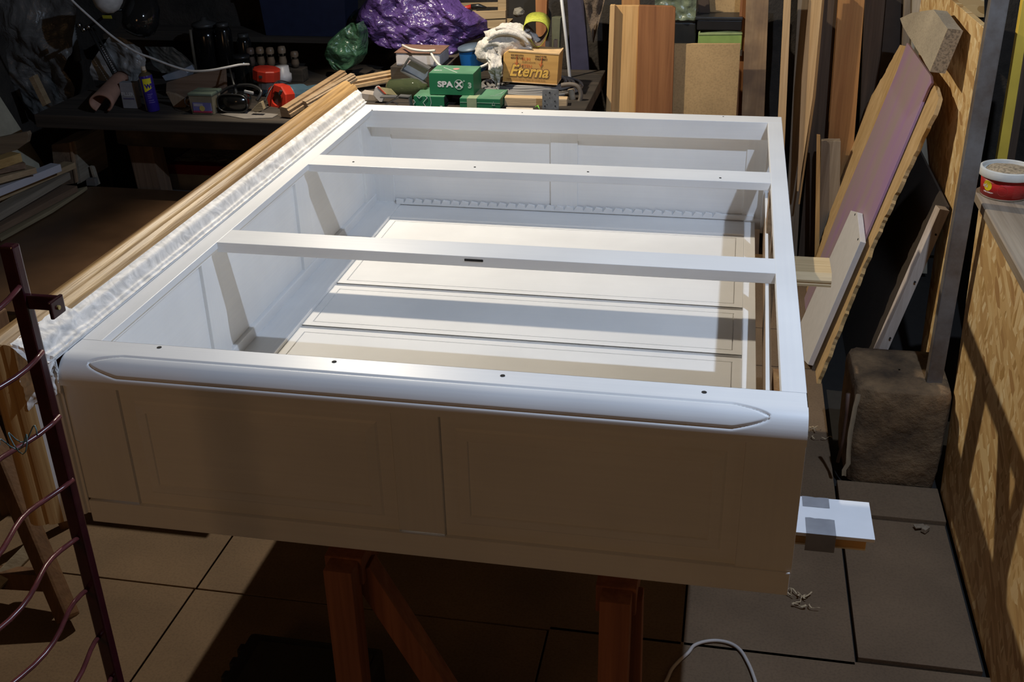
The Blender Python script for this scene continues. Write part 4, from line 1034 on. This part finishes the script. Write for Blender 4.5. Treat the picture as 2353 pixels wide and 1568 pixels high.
# bags
cloth('green_bag', [(55, 800, 822), (75, 772, 830), (100, 745, 832), (130, 730, 832), (150, 745, 820), (162, 760, 800)], 2.52, film('green_film', (.045,.12,.065), .22, 1, .8, 12), 'dark green plastic bag left under the purple bag', 'bag', .035, 8, seed=21, fold=1)
cloth('green_bag', [(0, 838, 935), (18, 825, 900), (40, 795, 880), (60, 790, 860)], 2.78, film('dark_green_film', (.02,.06,.04), .25, 1, .7, 12), 'dark green plastic bag behind the purple bag', 'bag', .03, 8, seed=25, fold=1)
PF, nt, b = newmat('purple_film')
b.inputs['Base Color'].default_value = (.095, .052, .20, 1); b.inputs['Roughness'].default_value = .28; b.inputs['Coat Weight'].default_value = .5; b.inputs['Coat Roughness'].default_value = .12
v1 = N(nt, 'ShaderNodeTexVoronoi', feature='DISTANCE_TO_EDGE'); v1.inputs['Scale'].default_value = 9
tn = N(nt, 'ShaderNodeTexNoise'); tn.inputs['Scale'].default_value = 9; tn.inputs['Detail'].default_value = 4
cc = coords(nt, (1, 1, 1.6), (0, .5, 0)); nt.links.new(cc, tn.inputs['Vector'])
mxv = N(nt, 'ShaderNodeMixRGB', blend_type='ADD'); mxv.inputs[0].default_value = .25; nt.links.new(cc, mxv.inputs[1]); nt.links.new(tn.outputs['Color'], mxv.inputs[2]); nt.links.new(mxv.outputs[0], v1.inputs['Vector'])
bump(nt, b, v1.outputs['Distance'], .7, .03)
cloth('purple_bag', [(-25, 860, 1005), (0, 830, 1030), (20, 815, 1050), (40, 800, 1080), (60, 798, 1108), (80, 808, 1112), (98, 822, 1100), (112, 850, 1065), (122, 985, 1052), (136, 1012, 1030)], 2.62, PF, 'large crumpled purple plastic bag heaped on the bench', 'bag', .055, 7, nx=70, ny=50, seed=31, fold=1)
# white enamel tray with rust
EN, nt, b = newmat('rusty_enamel')
tn = N(nt, 'ShaderNodeTexNoise'); tn.inputs['Scale'].default_value = 16; tn.inputs['Detail'].default_value = 5; nt.links.new(coords(nt, (1,1,1)), tn.inputs['Vector'])
rr = ramp(nt, [(.42, (.66,.64,.66)), (.64, (.55,.50,.48)), (.70, (.28,.10,.05))]); nt.links.new(tn.outputs['Fac'], rr.inputs[0]); nt.links.new(rr.outputs[0], b.inputs['Base Color']); b.inputs['Roughness'].default_value = .4
t = thing('enamel_tray', 'rusty white enamel tray under the purple bag', 'tray', at(955, 152, y=2.55))
p = at(908, 121, y=2.42); q = at(1012, 154, y=2.42)
MB().box(p.x, q.x, 2.42, 2.56, q.z, p.z, .008).build('tray_body', EN, t); MB().box(p.x-.003, q.x+.003, 2.417, 2.563, p.z-.001, p.z+.0015, .001).build('rim', plain('rust_rim', (.22,.12,.08), .6), t)
stand = MB().box(p.x-.02, q.x+.02, 2.41, 2.78, .80, q.z-.001, .002).build('low_shelf', DARKX); tag(stand, 'dark timber block carrying the enamel tray and other things', 'block')
cl_ = plain('cream_cable', (.66,.62,.56), .45, bmp=0)
o = MB().tube(smooth_path([at(925, 104, y=2.47), at(945, 113, y=2.39), at(975, 117, y=2.39), at(1000, 116, y=2.39)], 6), .0048, 8).build('flex', cl_, None, True); tag(o, 'short white flex arcing out below the purple bag', 'cable')
o = MB().tube(smooth_path([at(988, 116, y=2.40), at(996, 132, y=2.38), at(1007, 147, y=2.36), at(1020, 158, y=2.35)], 6), .0048, 8).build('flex', cl_, None, True); tag(o, 'white flex running down behind the green screw carton', 'cable')
o = MB().tube(smooth_path([at(1085, 163, y=2.36), at(1100, 156, y=2.36), at(1118, 148, y=2.36), at(1130, 138, y=2.38)], 6), .0048, 8).build('flex', cl_, None, True); tag(o, 'white flex end between the green carton and the white rag', 'cable')
# wooden crate with tool
CR1 = wood('crate_wood', (.46,.34,.19), (.33,.23,.12), 0, .7)
t = thing('wooden_crate', 'pale wooden crate of slats behind the purple bag, holding a red-handled tool', 'crate', at(1110, 60, y=2.75))
slab('slat', [(1060, 28), (1162, 24), (1162, 42), (1062, 47)], 2.72, .014, CR1, parent=t)
slab('slat', [(1075, 48), (1162, 43), (1162, 68), (1100, 64), (1080, 62)], 2.724, .014, CR1, parent=t)
slab('slat', [(1040, 8), (1144, 6), (1144, 16), (1040, 17)], 2.90, .014, CR1, parent=t)
slab('corner_post', [(1144, -10), (1163, -10), (1163, 66), (1144, 66)], 2.734, .02, CR1, parent=t)
slab('end_panel', [(1066, 40), (1074, 40), (1082, 62), (1070, 62)], 2.74, .16, CR1, parent=t)
MB().box(at(1060, 60, y=2.75).x, at(1160, 60, y=2.75).x, 2.75, 2.92, at(1100, 66, y=2.75).z, at(1100, 66, y=2.75).z+.01).build('bottom_panel', CR1, t)
t = thing('pliers', 'red-handled pliers lying in the pale wooden crate', 'tool', at(1075, 20, y=2.80))
MB().tube([at(1045, 26, y=2.79), at(1065, 20, y=2.79), at(1083, 15, y=2.79)], [.004, .008, .009], 10).build('handle', plain('red_grip', (.45,.03,.015), .35), t, True)
MB().tube([at(1083, 15, y=2.79), at(1100, 14, y=2.79), at(1118, 18, y=2.79)], [.009, .010, .004], 10).build('jaw', BK, t, True)
# blue textured cup
t = thing('blue_canister', 'bright blue ribbed canister between the purple bag and white rag', 'canister', at(1092, 155, y=2.45))
mb = MB(); c = at(1090, 137, y=2.5)
prof = [(.0001, 0)]
for k in range(30): prof.append((.046+.0012*(k % 2)-.0, .002+k*.0026))
prof += [(.048, .083), (.048, .092), (.0001, .092)]
mb.lathe(prof, (c.x, 2.5, at(1090, 162, y=2.5).z), 32, (-.12, -.1, 1)); mb.build('canister_body', plain('bright_blue', (.012,.13,.42), .4, bmp=0), t, True)
mb = MB().lathe([(.0001, 0), (.049, 0), (.049, .008), (.0001, .009)], Vector((c.x, 2.5, at(1090, 162, y=2.5).z))+Vector((-.12, -.1, 1)).normalized()*.085, 32, (-.12, -.1, 1)); mb.build('lid', plain('blue_grey', (.10,.14,.19), .45), t, True)
# white rag heaped on the box and hose
RG = stone('cotton', (.80,.76,.70), (.58,.54,.49), 34, .95, .5)
t = thing('rag', 'crumpled white cotton rag with a hanging tail beside the lettered wooden box', 'rag', at(1170, 120, y=2.42))
def blob(c, r, seed, squash=(1,.8,.8), n=28):
    mb = MB(); rows = []
    for i in range(n+1):
        th = PI*i/n; rr_ = []
        for k in range(n*2):
            ph = 2*PI*k/(n*2); d = Vector((math.sin(th)*math.cos(ph), math.sin(th)*math.sin(ph), math.cos(th)))
            f = 1+.20*noise.noise(d*1.7+Vector((seed, 0, 0))) + .22*abs(noise.noise(d*3.6+Vector((0, seed, 0)))) - .10*abs(noise.noise(d*7+Vector((seed, seed, 0))))
            p = d*r*f; rr_.append((c[0]+p.x*squash[0], c[1]+p.y*squash[1], c[2]+p.z*squash[2]))
        rows.append(rr_)
    return mb.grid(rows, closed=True, capend=False)
mb = blob(at(1168, 92, y=2.44), .078, 3.3, (1.15, .8, .72)); b2 = blob(at(1125, 118, y=2.42), .050, 7.1, (.95, .8, 1.0)); b3 = blob(at(1205, 96, y=2.46), .052, 9.4, (1.1, .8, .75))
for x in (b2, b3):
    me = bpy.data.meshes.new('t'); x.bm.to_mesh(me); x.bm.free(); mb.bm.from_mesh(me); bpy.data.meshes.remove(me)
mb.build('rag_heap', RG, t, True)
cloth('rag_tail', [(125, 1112, 1150), (150, 1122, 1157), (170, 1124, 1153), (185, 1128, 1148), (198, 1136, 1147), (206, 1141, 1145)], 2.34, RG, None, None, .03, 16, parent=t, seed=41)
# folds laid over the heap
for j, (pts_, rr_) in enumerate((([(1120, 92), (1140, 78), (1165, 74), (1195, 82), (1215, 100)], .011), ([(1110, 110), (1130, 98), (1150, 104), (1148, 128), (1135, 150)], .012), ([(1138, 66), (1160, 64), (1190, 74), (1222, 88)], .010), ([(1150, 112), (1172, 104), (1200, 112), (1222, 112)], .012), ([(1185, 72), (1210, 84), (1208, 104), (1190, 112)], .008))):
    P_ = smooth_path([at(u, v, y=2.375+.01*j) for u, v in pts_], 8); n = len(P_)
    MB().tube(P_, [max(.002, rr_*math.sin(PI*(k+1)/(n+1))**.5) for k in range(n)], 10).build('rag_fold', RG, t, True)
# sanding belt loop
SB = plain('belt_yellow', (.44,.46,.05), .75, nscale=120, var=.2)
t = thing('sanding_belt', 'yellow-green abrasive belt loop standing on the white rag', 'belt', at(1235, 90, y=2.44))
loop = [(1207, 66), (1208, 52), (1222, 43), (1245, 43), (1258, 52), (1262, 66), (1252, 88), (1242, 99), (1232, 97), (1222, 82), (1212, 72)]
P_ = smooth_path([Vector((at(u, v, y=2.44).x, 0, at(u, v, y=2.44).z)) for u, v in loop+[loop[0]]], 5)
mb = MB().grid([[Vector((p.x+.0, 2.41, p.z-.006)), Vector((p.x-.006, 2.49, p.z+.012))] for p in P_]); o = mb.build('belt_outer', SB, t, True); md = o.modifiers.new('s', 'SOLIDIFY'); md.thickness = .0012; md.offset = 1
mc = Vector((sum(p.x for p in P_)/len(P_), 0, sum(p.z for p in P_)/len(P_)))
mb = MB().grid([[Vector((mc.x+(p.x-mc.x)*.965, 2.4105, mc.z+(p.z-mc.z)*.965-.006)), Vector((mc.x+(p.x-mc.x)*.965-.006, 2.489, mc.z+(p.z-mc.z)*.965+.012))] for p in P_]); mb.build('belt_lining', plain('belt_brown', (.13,.085,.055), .7), t, True)
# lettered wooden box
t = thing('cigar_box', 'orange-brown wooden box with faded script lettering on the hose coil', 'box', at(1218, 190, y=2.38))
E4 = [at(u, v, y=2.36) for u, v in ((1155, 187), (1280, 195), (1285, 124), (1168, 116), (1157, 124))]
WBX = wood('cigar_wood', (.72,.42,.13), (.60,.33,.10), 0, .5, .5, .1)
MB().prism(E4, (0, .10, .0), .001).build('box_body', WBX, t)
dx_ = (E4[1]-E4[0]).normalized(); dz_ = (E4[2]-E4[1]).normalized(); o0 = E4[0]+Vector((0, -.0012, 0))
W_ = (E4[1]-E4[0]).length; H_ = (E4[2]-E4[1]).length
pk = plain('print_black', (.10,.055,.03), .6, bmp=0); py = plain('print_yellow', (.80,.48,.10), .5, bmp=0); prd = plain('print_red', (.66,.16,.05), .6, bmp=0); pbr = plain('print_brown', (.30,.16,.07), .6, bmp=0)
MB().prism([E4[0]+Vector((0,-.0015,-.001)), E4[1]+Vector((.001,-.0015,-.001)), E4[1]+Vector((.001,-.0015,.002)), E4[0]+Vector((0,-.0015,.002))], (0, .1, 0)).build('bottom_edge', plain('box_edge_pale', (.74,.50,.26), .6), t)
MB().prism([E4[3]+Vector((0,-.0015,-.003)), E4[2]+Vector((.001,-.0015,-.003)), E4[2]+Vector((.001,-.0015,.001)), E4[3]+Vector((0,-.0015,.001))], (0, .1, 0)).build('lid_edge', bpy.data.materials['box_edge_pale'], t)
flat_text(t, 'Eterna', .058, o0+dx_*W_*.115+dz_*H_*.215, dx_, dz_, pbr, shear=.28, bold=.0042, sx=.93)
flat_text(t, 'Eterna', .058, o0+dx_*W_*.115+dz_*H_*.215+Vector((0, -.0007, 0)), dx_, dz_, py, shear=.28, bold=.0014, sx=.93)
flat_text(t, 'FABRICATION FINE DU TABAC EN CUIVRE DORE', .0088, o0+dx_*W_*.07+dz_*H_*.07, dx_, dz_, pbr, sx=.74)
for a_, s1, s2 in ((.13, 'BOIS FABRICATION', 'MANUFACTURE'), (.57, 'GARANTI ENTIER', 'ETABLISSEMENT')):
    flat_text(t, s1, .0088, o0+dx_*W_*a_+dz_*H_*.855, dx_, dz_, pk, sx=.60, bold=.0003); flat_text(t, s2, .0088, o0+dx_*W_*a_+dz_*H_*.765, dx_, dz_, pk, sx=.72, bold=.0003)
flat_text(t, 'BUM', .017, o0+dx_*W_*.33+dz_*H_*.72, dx_, dz_, prd, sx=.9); flat_text(t, 'ETEN', .017, o0+dx_*W_*.33+dz_*H_*.50, dx_, dz_, prd, sx=.95)
flat_text(t, 'SOCIETE ANONYME', .006, o0+dx_*W_*.34+dz_*H_*.65, dx_, dz_, pk, sx=.9)
for f0 in (.24, .68):
    A = o0+dx_*W_*f0+dz_*H_*.55+Vector((0,-.0005,0)); MB().tube([A, A+dz_*.035+dx_*.004*(1 if f0 > .5 else 0)], .0012, 5).build('arrow_mark', prd, t); MB().tube([A+dz_*.012-dx_*.006, A, A+dz_*.012+dx_*.006], .0010, 5).build('arrow_mark', prd, t)
# hose coil
HS = plain('grey_hose_coil', (.20,.19,.18), .5, nscale=8, var=.2, bmp=.02)
t = thing('hose_coil', 'coil of grey cable loops under the lettered wooden box', 'hose', at(1210, 215, y=2.40))
cc_ = at(1215, 196, y=2.42)
for k in range(6):
    rx = .19-.012*k+.006*math.sin(k*2.1); ry = .15-.008*k; zz = .812+.0035*k
    P_ = [Vector((cc_.x+.006*math.sin(k*3)+rx*math.cos(a), 2.47+ry*math.sin(a), zz+.004*math.sin(a*2+k))) for a in [2*PI*i/48 for i in range(49)]]
    MB().tube(P_, .0062, 8).build('loop', HS, t, True)
# sticks behind the lettered box
for u, lab in ((1257, 'left'), (1276, 'right')):
    slab('stick', [(u-4, 96 if u < 1260 else 92), (u+4, 96 if u < 1260 else 92), (u+2, 150), (u-6, 150)], 2.52, .02, wood('dusty_stick_'+lab, (.42,.33,.25), (.3,.22,.16), 2), lab+' one of two dusty sticks standing behind the lettered wooden box', 'stick')
# tilted grey metal box
GM = plain('grey_metal_in', (.70,.70,.70), .5); GMD = plain('grey_metal_edge', (.17,.17,.165), .4, .4)
t = thing('metal_tray', 'tilted grey metal tray leaning on the left of the green screw carton', 'tray', at(955, 180, y=2.36))
slab('tray_bottom', [(946, 137), (985, 160), (978, 188), (926, 160)], 2.36, .004, GM, parent=t)
for a_, b_ in (((941, 132), (988, 158)), ((923, 161), (980, 194)), ((941, 132), (923, 161))):
    MB().bar(at(*a_, y=2.345), at(*b_, y=2.345), .030, .005, (0, 0, 1)).build('tray_wall', GMD, t)
# green cartons
GR = plain('carton_green', (.018,.17,.075), .45, nscale=6, var=.12, bmp=.02); GRT = plain('carton_green_top', (.10,.24,.14), .55, nscale=9, var=.3); WP_ = plain('print_white', (.72,.72,.72), .5, bmp=0); GRP = plain('print_grey', (.34,.46,.38), .5, bmp=0)
def carton(name, label, u0, v0, u1, v1, y, dep, lean=0, side='top'):
    p = at(u0, v0, y=y); q = at(u1, v1, y=y); t = thing(name, label, 'box', ((p.x+q.x)/2, y, q.z))
    MB().box(p.x, q.x, y, y+dep, q.z, p.z, .0012).build('carton_body', GR, t)
    MB().box(p.x+.001, q.x-.001, y+.001, y+dep-.001, p.z-.002, p.z+.0004).build('top_flap', GRT, t)
    return t, p, q
t, p, q = carton('screw_carton', 'upper green screw carton with white logo lettering', 985, 168, 1089, 220, 2.20, .125)
W_ = q.x-p.x; H_ = p.z-q.z
flat_text(t, 'SPA', .0275, (p.x+W_*.19, 2.1992, q.z+H_*.38), (1,0,0), (0,0,1), WP_, bold=.0013, sx=1.22)
flat_text(t, 'X', .0275, (p.x+W_*.60, 2.1990, q.z+H_*.38), (1,0,0), (0,0,1), WP_, bold=.0016, sx=1.2)
MB().tube([(p.x+W_*.67+.0155*math.cos(2*PI*k/40), 2.1990, q.z+H_*.50+.0165*math.sin(2*PI*k/40)) for k in range(41)], .0007, 5).build('logo_ring', WP_, t)
MB().lathe([(.0001, 0), (.003, 0), (.003, .0006), (.0001, .0006)], (p.x+W_*.79, 2.1996, q.z+H_*.67), 12, (0,-1,0)).build('logo_dot', GRP, t)
flat_text(t, '3', .026, (p.x+W_*.875, 2.1990, q.z+H_*.36), (1,0,0), (0,0,1), GRP, bold=.0016)
flat_text(t, 'SPAX', .012, (p.x+W_*.05, 2.24, p.z+.0006), (1,0,0), (.2,1,0), WP_, bold=.0008)
MB().lathe([(.0001, 0), (.012, 0), (.012, .0006), (.0001, .0006)], (p.x+W_*.52, 2.27, p.z+.0005), 20).build('seal_mark', plain('print_pink', (.60,.28,.25), .5, bmp=0), t)
MB().bar((p.x+W_*.2, 2.29, p.z+.0008), (p.x+W_*.62, 2.215, p.z+.0008), .0025, .0006).build('screw_print', WP_, t)
t, p, q = carton('screw_carton', 'lower left green screw carton with white zigzag and vertical lettering', 950, 221, 1022, 262, 2.18, .13)
q.z = .80
MB().box(p.x, q.x+.0, 2.1801, 2.30, .801, q.z+.02).build('carton_foot', GR, t)
W_ = q.x-p.x; flat_text(t, 'SMS', .011, (p.x+W_*.93, 2.1788, p.z-.050), (0,0,1), (-1,0,0), WP_, bold=.0008)
def px2(u, v): 
    r_ = at(u, v, y=2.1785); return r_
for L in (((950, 229), (954, 235), (950, 240)), ((958, 221), (963, 226), (969, 221)), ((977, 221), (982, 225), (972, 236), (980, 247), (990, 258)), ((988, 222), (991, 236), (988, 250), (984, 260))):
    MB().tube([px2(*a_) for a_ in L], .0008, 5).build('logo_line', WP_, t)
MB().box(q.x-.0005, q.x+.0008, 2.183, 2.30, .805, p.z-.004).build('open_side', GAP, t)
t, p, q = carton('screw_carton', 'right green screw carton taped with cream tape beside the timber offcut', 1056, 226, 1150, 262, 2.16, .14)
W_ = q.x-p.x
MB().box(p.x+W_*.18, p.x+W_*.42, 2.1585, 2.30, q.z, p.z+.0012).build('tape', plain('cream_tape', (.33,.40,.24), .5), t)
MB().box(p.x+.001, q.x-.001, 2.1590, 2.16, p.z-.0145, p.z-.0135).build('print_line', GRP, t)
MB().box(p.x, q.x, 2.1602, 2.29, .801, q.z+.02).build('carton_foot', GR, t)
ps = [(p.x+W_*.80, 2.1588, p.z-.022), (p.x+W_*.87, 2.1588, p.z-.022), (p.x+W_*.835, 2.1588, p.z-.008), (p.x+W_*.80, 2.1588, p.z-.022)]
MB().tube([Vector(a_) for a_ in ps], .0009, 5).build('recycle_mark', GRP, t)
for k in range(3): MB().bar((p.x+W_*(.70+.1*k), 2.20+.02*k, p.z+.001), (p.x+W_*(.95+.0*k), 2.215+.03*k, p.z+.001), .003, .0006).build('screw_print', GRP, t)
# timber offcut and steel plate
stick(at(1160, 232, y=2.24), at(1304, 236, y=2.26), .04, .036, wood('clean_pine', (.72,.53,.32), (.60,.42,.23), 0), 'clean pale timber offcut lying behind the steel plate', 'timber', 'timber')
o_ = bpy.data.objects[-1] if False else None
ST = plain('galvanised', (.30,.31,.32), .4, .5, nscale=60, var=.2)
t = thing('steel_plate', 'galvanised perforated steel plate standing behind the cabinet', 'plate', at(1265, 250, y=2.18))
E = [at(u, v, y=2.18) for u, v in ((1246, 262), (1284, 262), (1284, 208), (1281, 206), (1249, 205), (1246, 208))]
E[0].z = .801; E[1].z = .801
MB().prism(E, (0, .003, 0), .0003).build('plate_body', ST, t)
for u, v, r_ in ((1263, 213, .0030), (1252, 232, .0022), (1275, 233, .0022), (1252, 244, .0026), (1276, 244, .0026), (1254, 218, .0015), (1275, 217, .0015), (1263, 225, .0015), (1257, 240, .0015)):
    MB().lathe([(.0001, 0), (r_, 0), (r_, .0005), (.0001, .0005)], at(u, v, y=2.1797), 12, (0,-1,0)).build('hole', GAP, t)
# matchbox and bracket at the left of the cartons
t = thing('matchbox', 'white matchbox with red and yellow label left of the green cartons', 'box', at(885, 225, y=2.2))
MB().prism([at(u, v, y=2.20) for u, v in ((857, 217), (862, 201), (867, 200), (884, 215), (878, 234), (872, 234))], (0, .02, 0)).build('box_body', plain('card_white', (.60,.56,.52), .6), t)
MB().prism([at(u, v, y=2.20) for u, v in ((866, 199), (898, 204), (912, 219), (884, 216))], (0, .004, -.001)).build('label', plain('label_sand', (.55,.48,.25), .5), t)
MB().prism([at(u, v, y=2.198) for u, v in ((866, 199), (870, 199), (887, 216), (883, 216))], (0, .003, 0)).build('label_strip', plain('label_red', (.55,.10,.06), .5), t)
t = thing('metal_bracket', 'dark angled metal bracket left of the lower green carton', 'bracket', at(905, 240, y=2.16))
for a_, b_ in (((876, 222), (912, 222)), ((886, 240), (918, 222)), ((918, 220), (942, 222)), ((942, 220), (946, 250))): MB().bar(at(*a_, y=2.14), at(*b_, y=2.14), .03, .004, (0, 0, 1)).build('bracket_arm', GMD, t)
MB().tube([at(888+16*math.cos(a_)+10, 246+12*math.sin(a_), y=2.13) for a_ in [PI+PI*k/16 for k in range(17)]], .002, 6).build('bracket_ring', plain('rust_ring', (.20,.14,.11), .5), t)
# green bottle
GLS, nt, b = newmat('bottle_glass'); b.inputs['Base Color'].default_value = (.22,.27,.14, 1); b.inputs['Transmission Weight'].default_value = .75; b.inputs['Roughness'].default_value = .05
t = thing('glass_bottle', 'greenish clear bottle lying behind the matchbox', 'bottle', at(935, 205, y=2.30))
c = at(895, 205, y=2.32); d = (at(985, 200, y=2.28)-c).normalized()
MB().lathe([(.0001, 0), (.030, .002), (.036, .012), (.036, .10), (.030, .125), (.014, .145), (.012, .16)], c, 28, d).build('bottle_body', GLS, t, True)
# small things at the right end of the bench
o = slab('cardboard_block', [(828, 214), (858, 218), (866, 246), (838, 246)], 2.24, .05, plain('dusty_card', (.40,.34,.29), .8), 'dusty pinkish block beside the far end of the cornice', 'block')
t = thing('tangled_pipe', 'bent dusty pipe end at the right end of the bench', 'pipe', at(1320, 235, y=2.3))
MB().tube(smooth_path([at(u, v, y=2.32) for u, v in ((1290, 196), (1312, 194), (1328, 200), (1335, 218), (1328, 240), (1312, 252))], 6), .008, 10).build('pipe_bend', plain('dust_pipe', (.16,.13,.10), .7), t, True)
MB().tube([at(1312, 205, y=2.34), at(1318, 245, y=2.34)], .012, 10).build('pipe_stub', plain('dust_pipe_b', (.34,.28,.20), .7), t, True)
ledge([(1163, 246), (1225, 248), (1225, 256), (1163, 252)], .812, .01, plain('pale_strip', (.60,.52,.42), .6), 'thin pale strip below the clean timber offcut', 'strip', 'strip')
o = MB().tube([at(1230, 247, y=2.15), at(1236, 243, y=2.15), at(1240, 252, y=2.13)], [.002, .003, .001], 8).build('plastic_clip', plain('clip_green', (.18,.50,.06), .4, bmp=0), None, True); tag(o, 'tiny bright green plastic clip left of the steel plate', 'clip')
# shelf clutter in the dark behind
t = thing('storage_bin', 'dark blue plastic bin high in the shade behind the bench', 'bin', at(690, 60, y=2.80))
p = at(588, -40, y=2.80); q = at(800, 86, y=2.80)
DBL = plain('navy_plastic', (.018,.026,.060), .45)
A, B = taper(p.x, q.x, 2.80, 2.98, q.z, p.z, .012)
MB().grid([A, B], closed=True, capend=True).build('bin_body', DBL, t)
MB().box(p.x-.006, q.x+.006, 2.792, 2.985, p.z, p.z+.012, .003).build('rim', DBL, t)
o = struct('trim_2', MB().box(-2.75, q.x+.1, 2.78, 3.0, q.z-.022, q.z-.001), DARKX)
t = thing('glass_kettle', 'glass vessel with grey lid standing in shade at the back of the bench', 'jar', at(475, 120, y=2.65))
c = at(477, 110, y=2.65); zt = at(477, 60, y=2.65).z
MB().lathe([(.0001, 0), (.05, .003), (.060, .03), (.055, (zt-.8)*.8), (.045, zt-.8), (.0001, zt-.8)], (c.x, 2.65, .80), 28).build('vessel', plain('dark_vessel', (.007,.0065,.006), .15, bmp=0), t, True)
MB().lathe([(.0001, 0), (.052, 0), (.050, .012), (.012, .024), (.010, .034), (.0001, .036)], (c.x, 2.65, zt), 28).build('lid', plain('dim_lid', (.04,.04,.038), .4), t, True)
for u, v, r_, lab in ((512, 70, .032, 'round dark glass jar right of the lidded glass vessel'), (560, 95, .028, 'small dark glass jar left of the navy bin')):
    c = at(u, v, y=2.62); t = thing('glass_jar', lab, 'jar', (c.x, 2.62, .80)); hh = c.z-.80
    MB().lathe([(.0001, 0), (r_, .002), (r_*1.1, hh*.4), (r_, hh), (r_*.7, hh+.02), (.0001, hh+.02)], (c.x, 2.62, .80), 24).build('jar_body', bpy.data.materials['dark_vessel'], t, True)
    MB().lathe([(r_*.72, hh+.015), (r_*.76, hh+.017), (r_*.76, hh+.03), (.0001, hh+.03)], (c.x, 2.62, .80), 24).build('lid', bpy.data.materials['dim_lid'], t, True)
o = MB().tube([at(437, 68, y=2.5), at(441, 100, y=2.5), at(450, 160, y=2.5)], [.006, .006, .007], 8).build('thin_pipe', plain('brown_pipe', (.10,.085,.06), .6), None, True); tag(o, 'thin brown pipe standing behind the white cable', 'pipe')
slab('post', [(1230, -20), (1258, -20), (1254, 96), (1232, 96)], 2.80, .04, REDW, 'dark red-brown post behind the yellow belt loop', 'post', drop=DR)
slab('plank', [(1170, -20), (1232, -20), (1232, 90), (1168, 90)], 2.94, .02, plain('near_black', (.018,.015,.012), .8), 'near-black board behind the white rag', drop=DR)
o = blob(at(1192, 28, y=2.78), .022, 5.5); tag(o.build('cable_clump', plain('clump', (.22,.20,.16), .7), None, True), 'pale tangled clump on the dark shelf above the white rag', 'cable')
slab('post', [(1268, 40), (1288, 42), (1287, 62), (1268, 60)], 2.81, .04, plain('olive_block', (.12,.12,.07), .7), 'olive post top left of the pale conduit', 'post', drop=DR)

# ------------------------------------------------------------------ dark red steel rack, close on the left
RS = plain('maroon_paint', (.035,.006,.009), .22, nscale=40, var=.2, bmp=.05)
t = thing('steel_rack', 'dark maroon steel grid rack standing close at the left edge', 'rack', (-1.0, -.4, 0))
tp_ = at(20, 562, y=-.4); xr = tp_.x
MB().box(xr-.010, xr+.010, -.408, -.392, 0, tp_.z, .003).build('post', RS, t)
MB().box(xr-.010, xr+.010, -1.23, -1.21, 0, tp_.z, .003).build('post', RS, t)
e0 = at(60, 692, y=-.4); e1 = at(148, 690, y=-.4)
MB().box(xr+.008, e1.x-.004, -.404, -.396, e0.z-.010, e0.z+.010, .002).build('bracket', RS, t)
br = MB().box(e1.x-.008, e1.x-.003, -.425, -.396, e0.z-.012, e0.z+.012, .002).build('bracket', RS, t)
MB().lathe([(.0001, 0), (.003, 0), (.003, .003), (.0001, .003)], (e1.x-.0035, -.412, e0.z), 12, (1,0,0)).build('bracket_hole', plain('brass_hole', (.45,.32,.10), .4), t)
RS2 = plain('maroon_rod', (.12,.030,.030), .25, nscale=30, var=.3, bmp=0)
for k, (u, v) in enumerate(((36, 660), (75, 813), (105, 956), (138, 1097), (168, 1222), (198, 1343), (228, 1456), (250, 1550))):
    z0 = at(u, v, y=-.4).z
    P_ = [Vector((xr+.004+.010*math.sin(i*.62+k*.8), -.40-.82*i/40, z0+.0045*math.sin(i*.62+k*.8+1.2))) for i in range(41)]
    MB().tube(P_, .0036, 8).build('rod', RS2, t, True)
w0 = at(62, 1000, y=-.52)
P_ = [w0+Vector((.014*math.cos(a), .010*math.sin(a*1.0)-.003*a, .012*math.sin(a*2.1))) for a in [i*.35 for i in range(30)]]
tag(MB().tube(P_, .0009, 5).build('tie_wire', plain('blue_wire', (.10,.17,.18), .4), None, True), 'twisted blue-grey tie wire on the maroon rack rod', 'wire')
# sawhorse seen behind the rack
SWM = wood('sawhorse_wood', (.20,.105,.05), (.11,.055,.027), 2, .6)
t = thing('sawhorse', 'small brown wooden sawhorse on the floor behind the maroon rack', 'trestle', (-1.75, .35, 0))
f0 = at(158, 1425, z=.02); u0 = at(-30, 1030, y=.62)
MB().bar(f0, (-2.02, .62, .62), .055, .040, (0, 1, .3), .008).build('leg', SWM, t)
MB().bar((-2.30, .25, .02), (-2.06, .60, .62), .055, .040, (0, 1, .3), .008).build('leg', SWM, t)
b0 = at(85, 1246, y=.42); b1 = at(-20, 1352, y=.30)
MB().bar(b0, b1, .034, .016, (0, -1, .3), .002).build('brace', wood('brace_pale', (.42,.38,.30), (.30,.26,.20), 0, .8), t)
MB().box(-2.45, -1.86, .60, .66, .60, .66, .004).build('top_beam', SWM, t)
MB().bar(at(135, 1335, y=.34), at(-40, 1325, y=.34), .03, .05, (0, 0, 1)).build('stretcher', SWM, t)
tb = thing('wooden_stool', 'dim brown turned wooden piece behind the rack, left of the cornice', 'stool', (-2.1, .7, 0))
cst = at(8, 945, y=.55)
MB().lathe([(.0001, 0), (.10, 0), (.115, .012), (.115, .030), (.10, .042), (.0001, .042)], (cst.x-.09, .60, cst.z-.01), 28).build('seat', SWM, tb, True)
for k in range(3):
    a = 2*PI*k/3+.4; MB().bar((cst.x-.09+.05*math.cos(a), .60+.05*math.sin(a), cst.z-.01), (cst.x-.09+.12*math.cos(a), .60+.12*math.sin(a), 0), .025, .025).build('leg', SWM, tb)
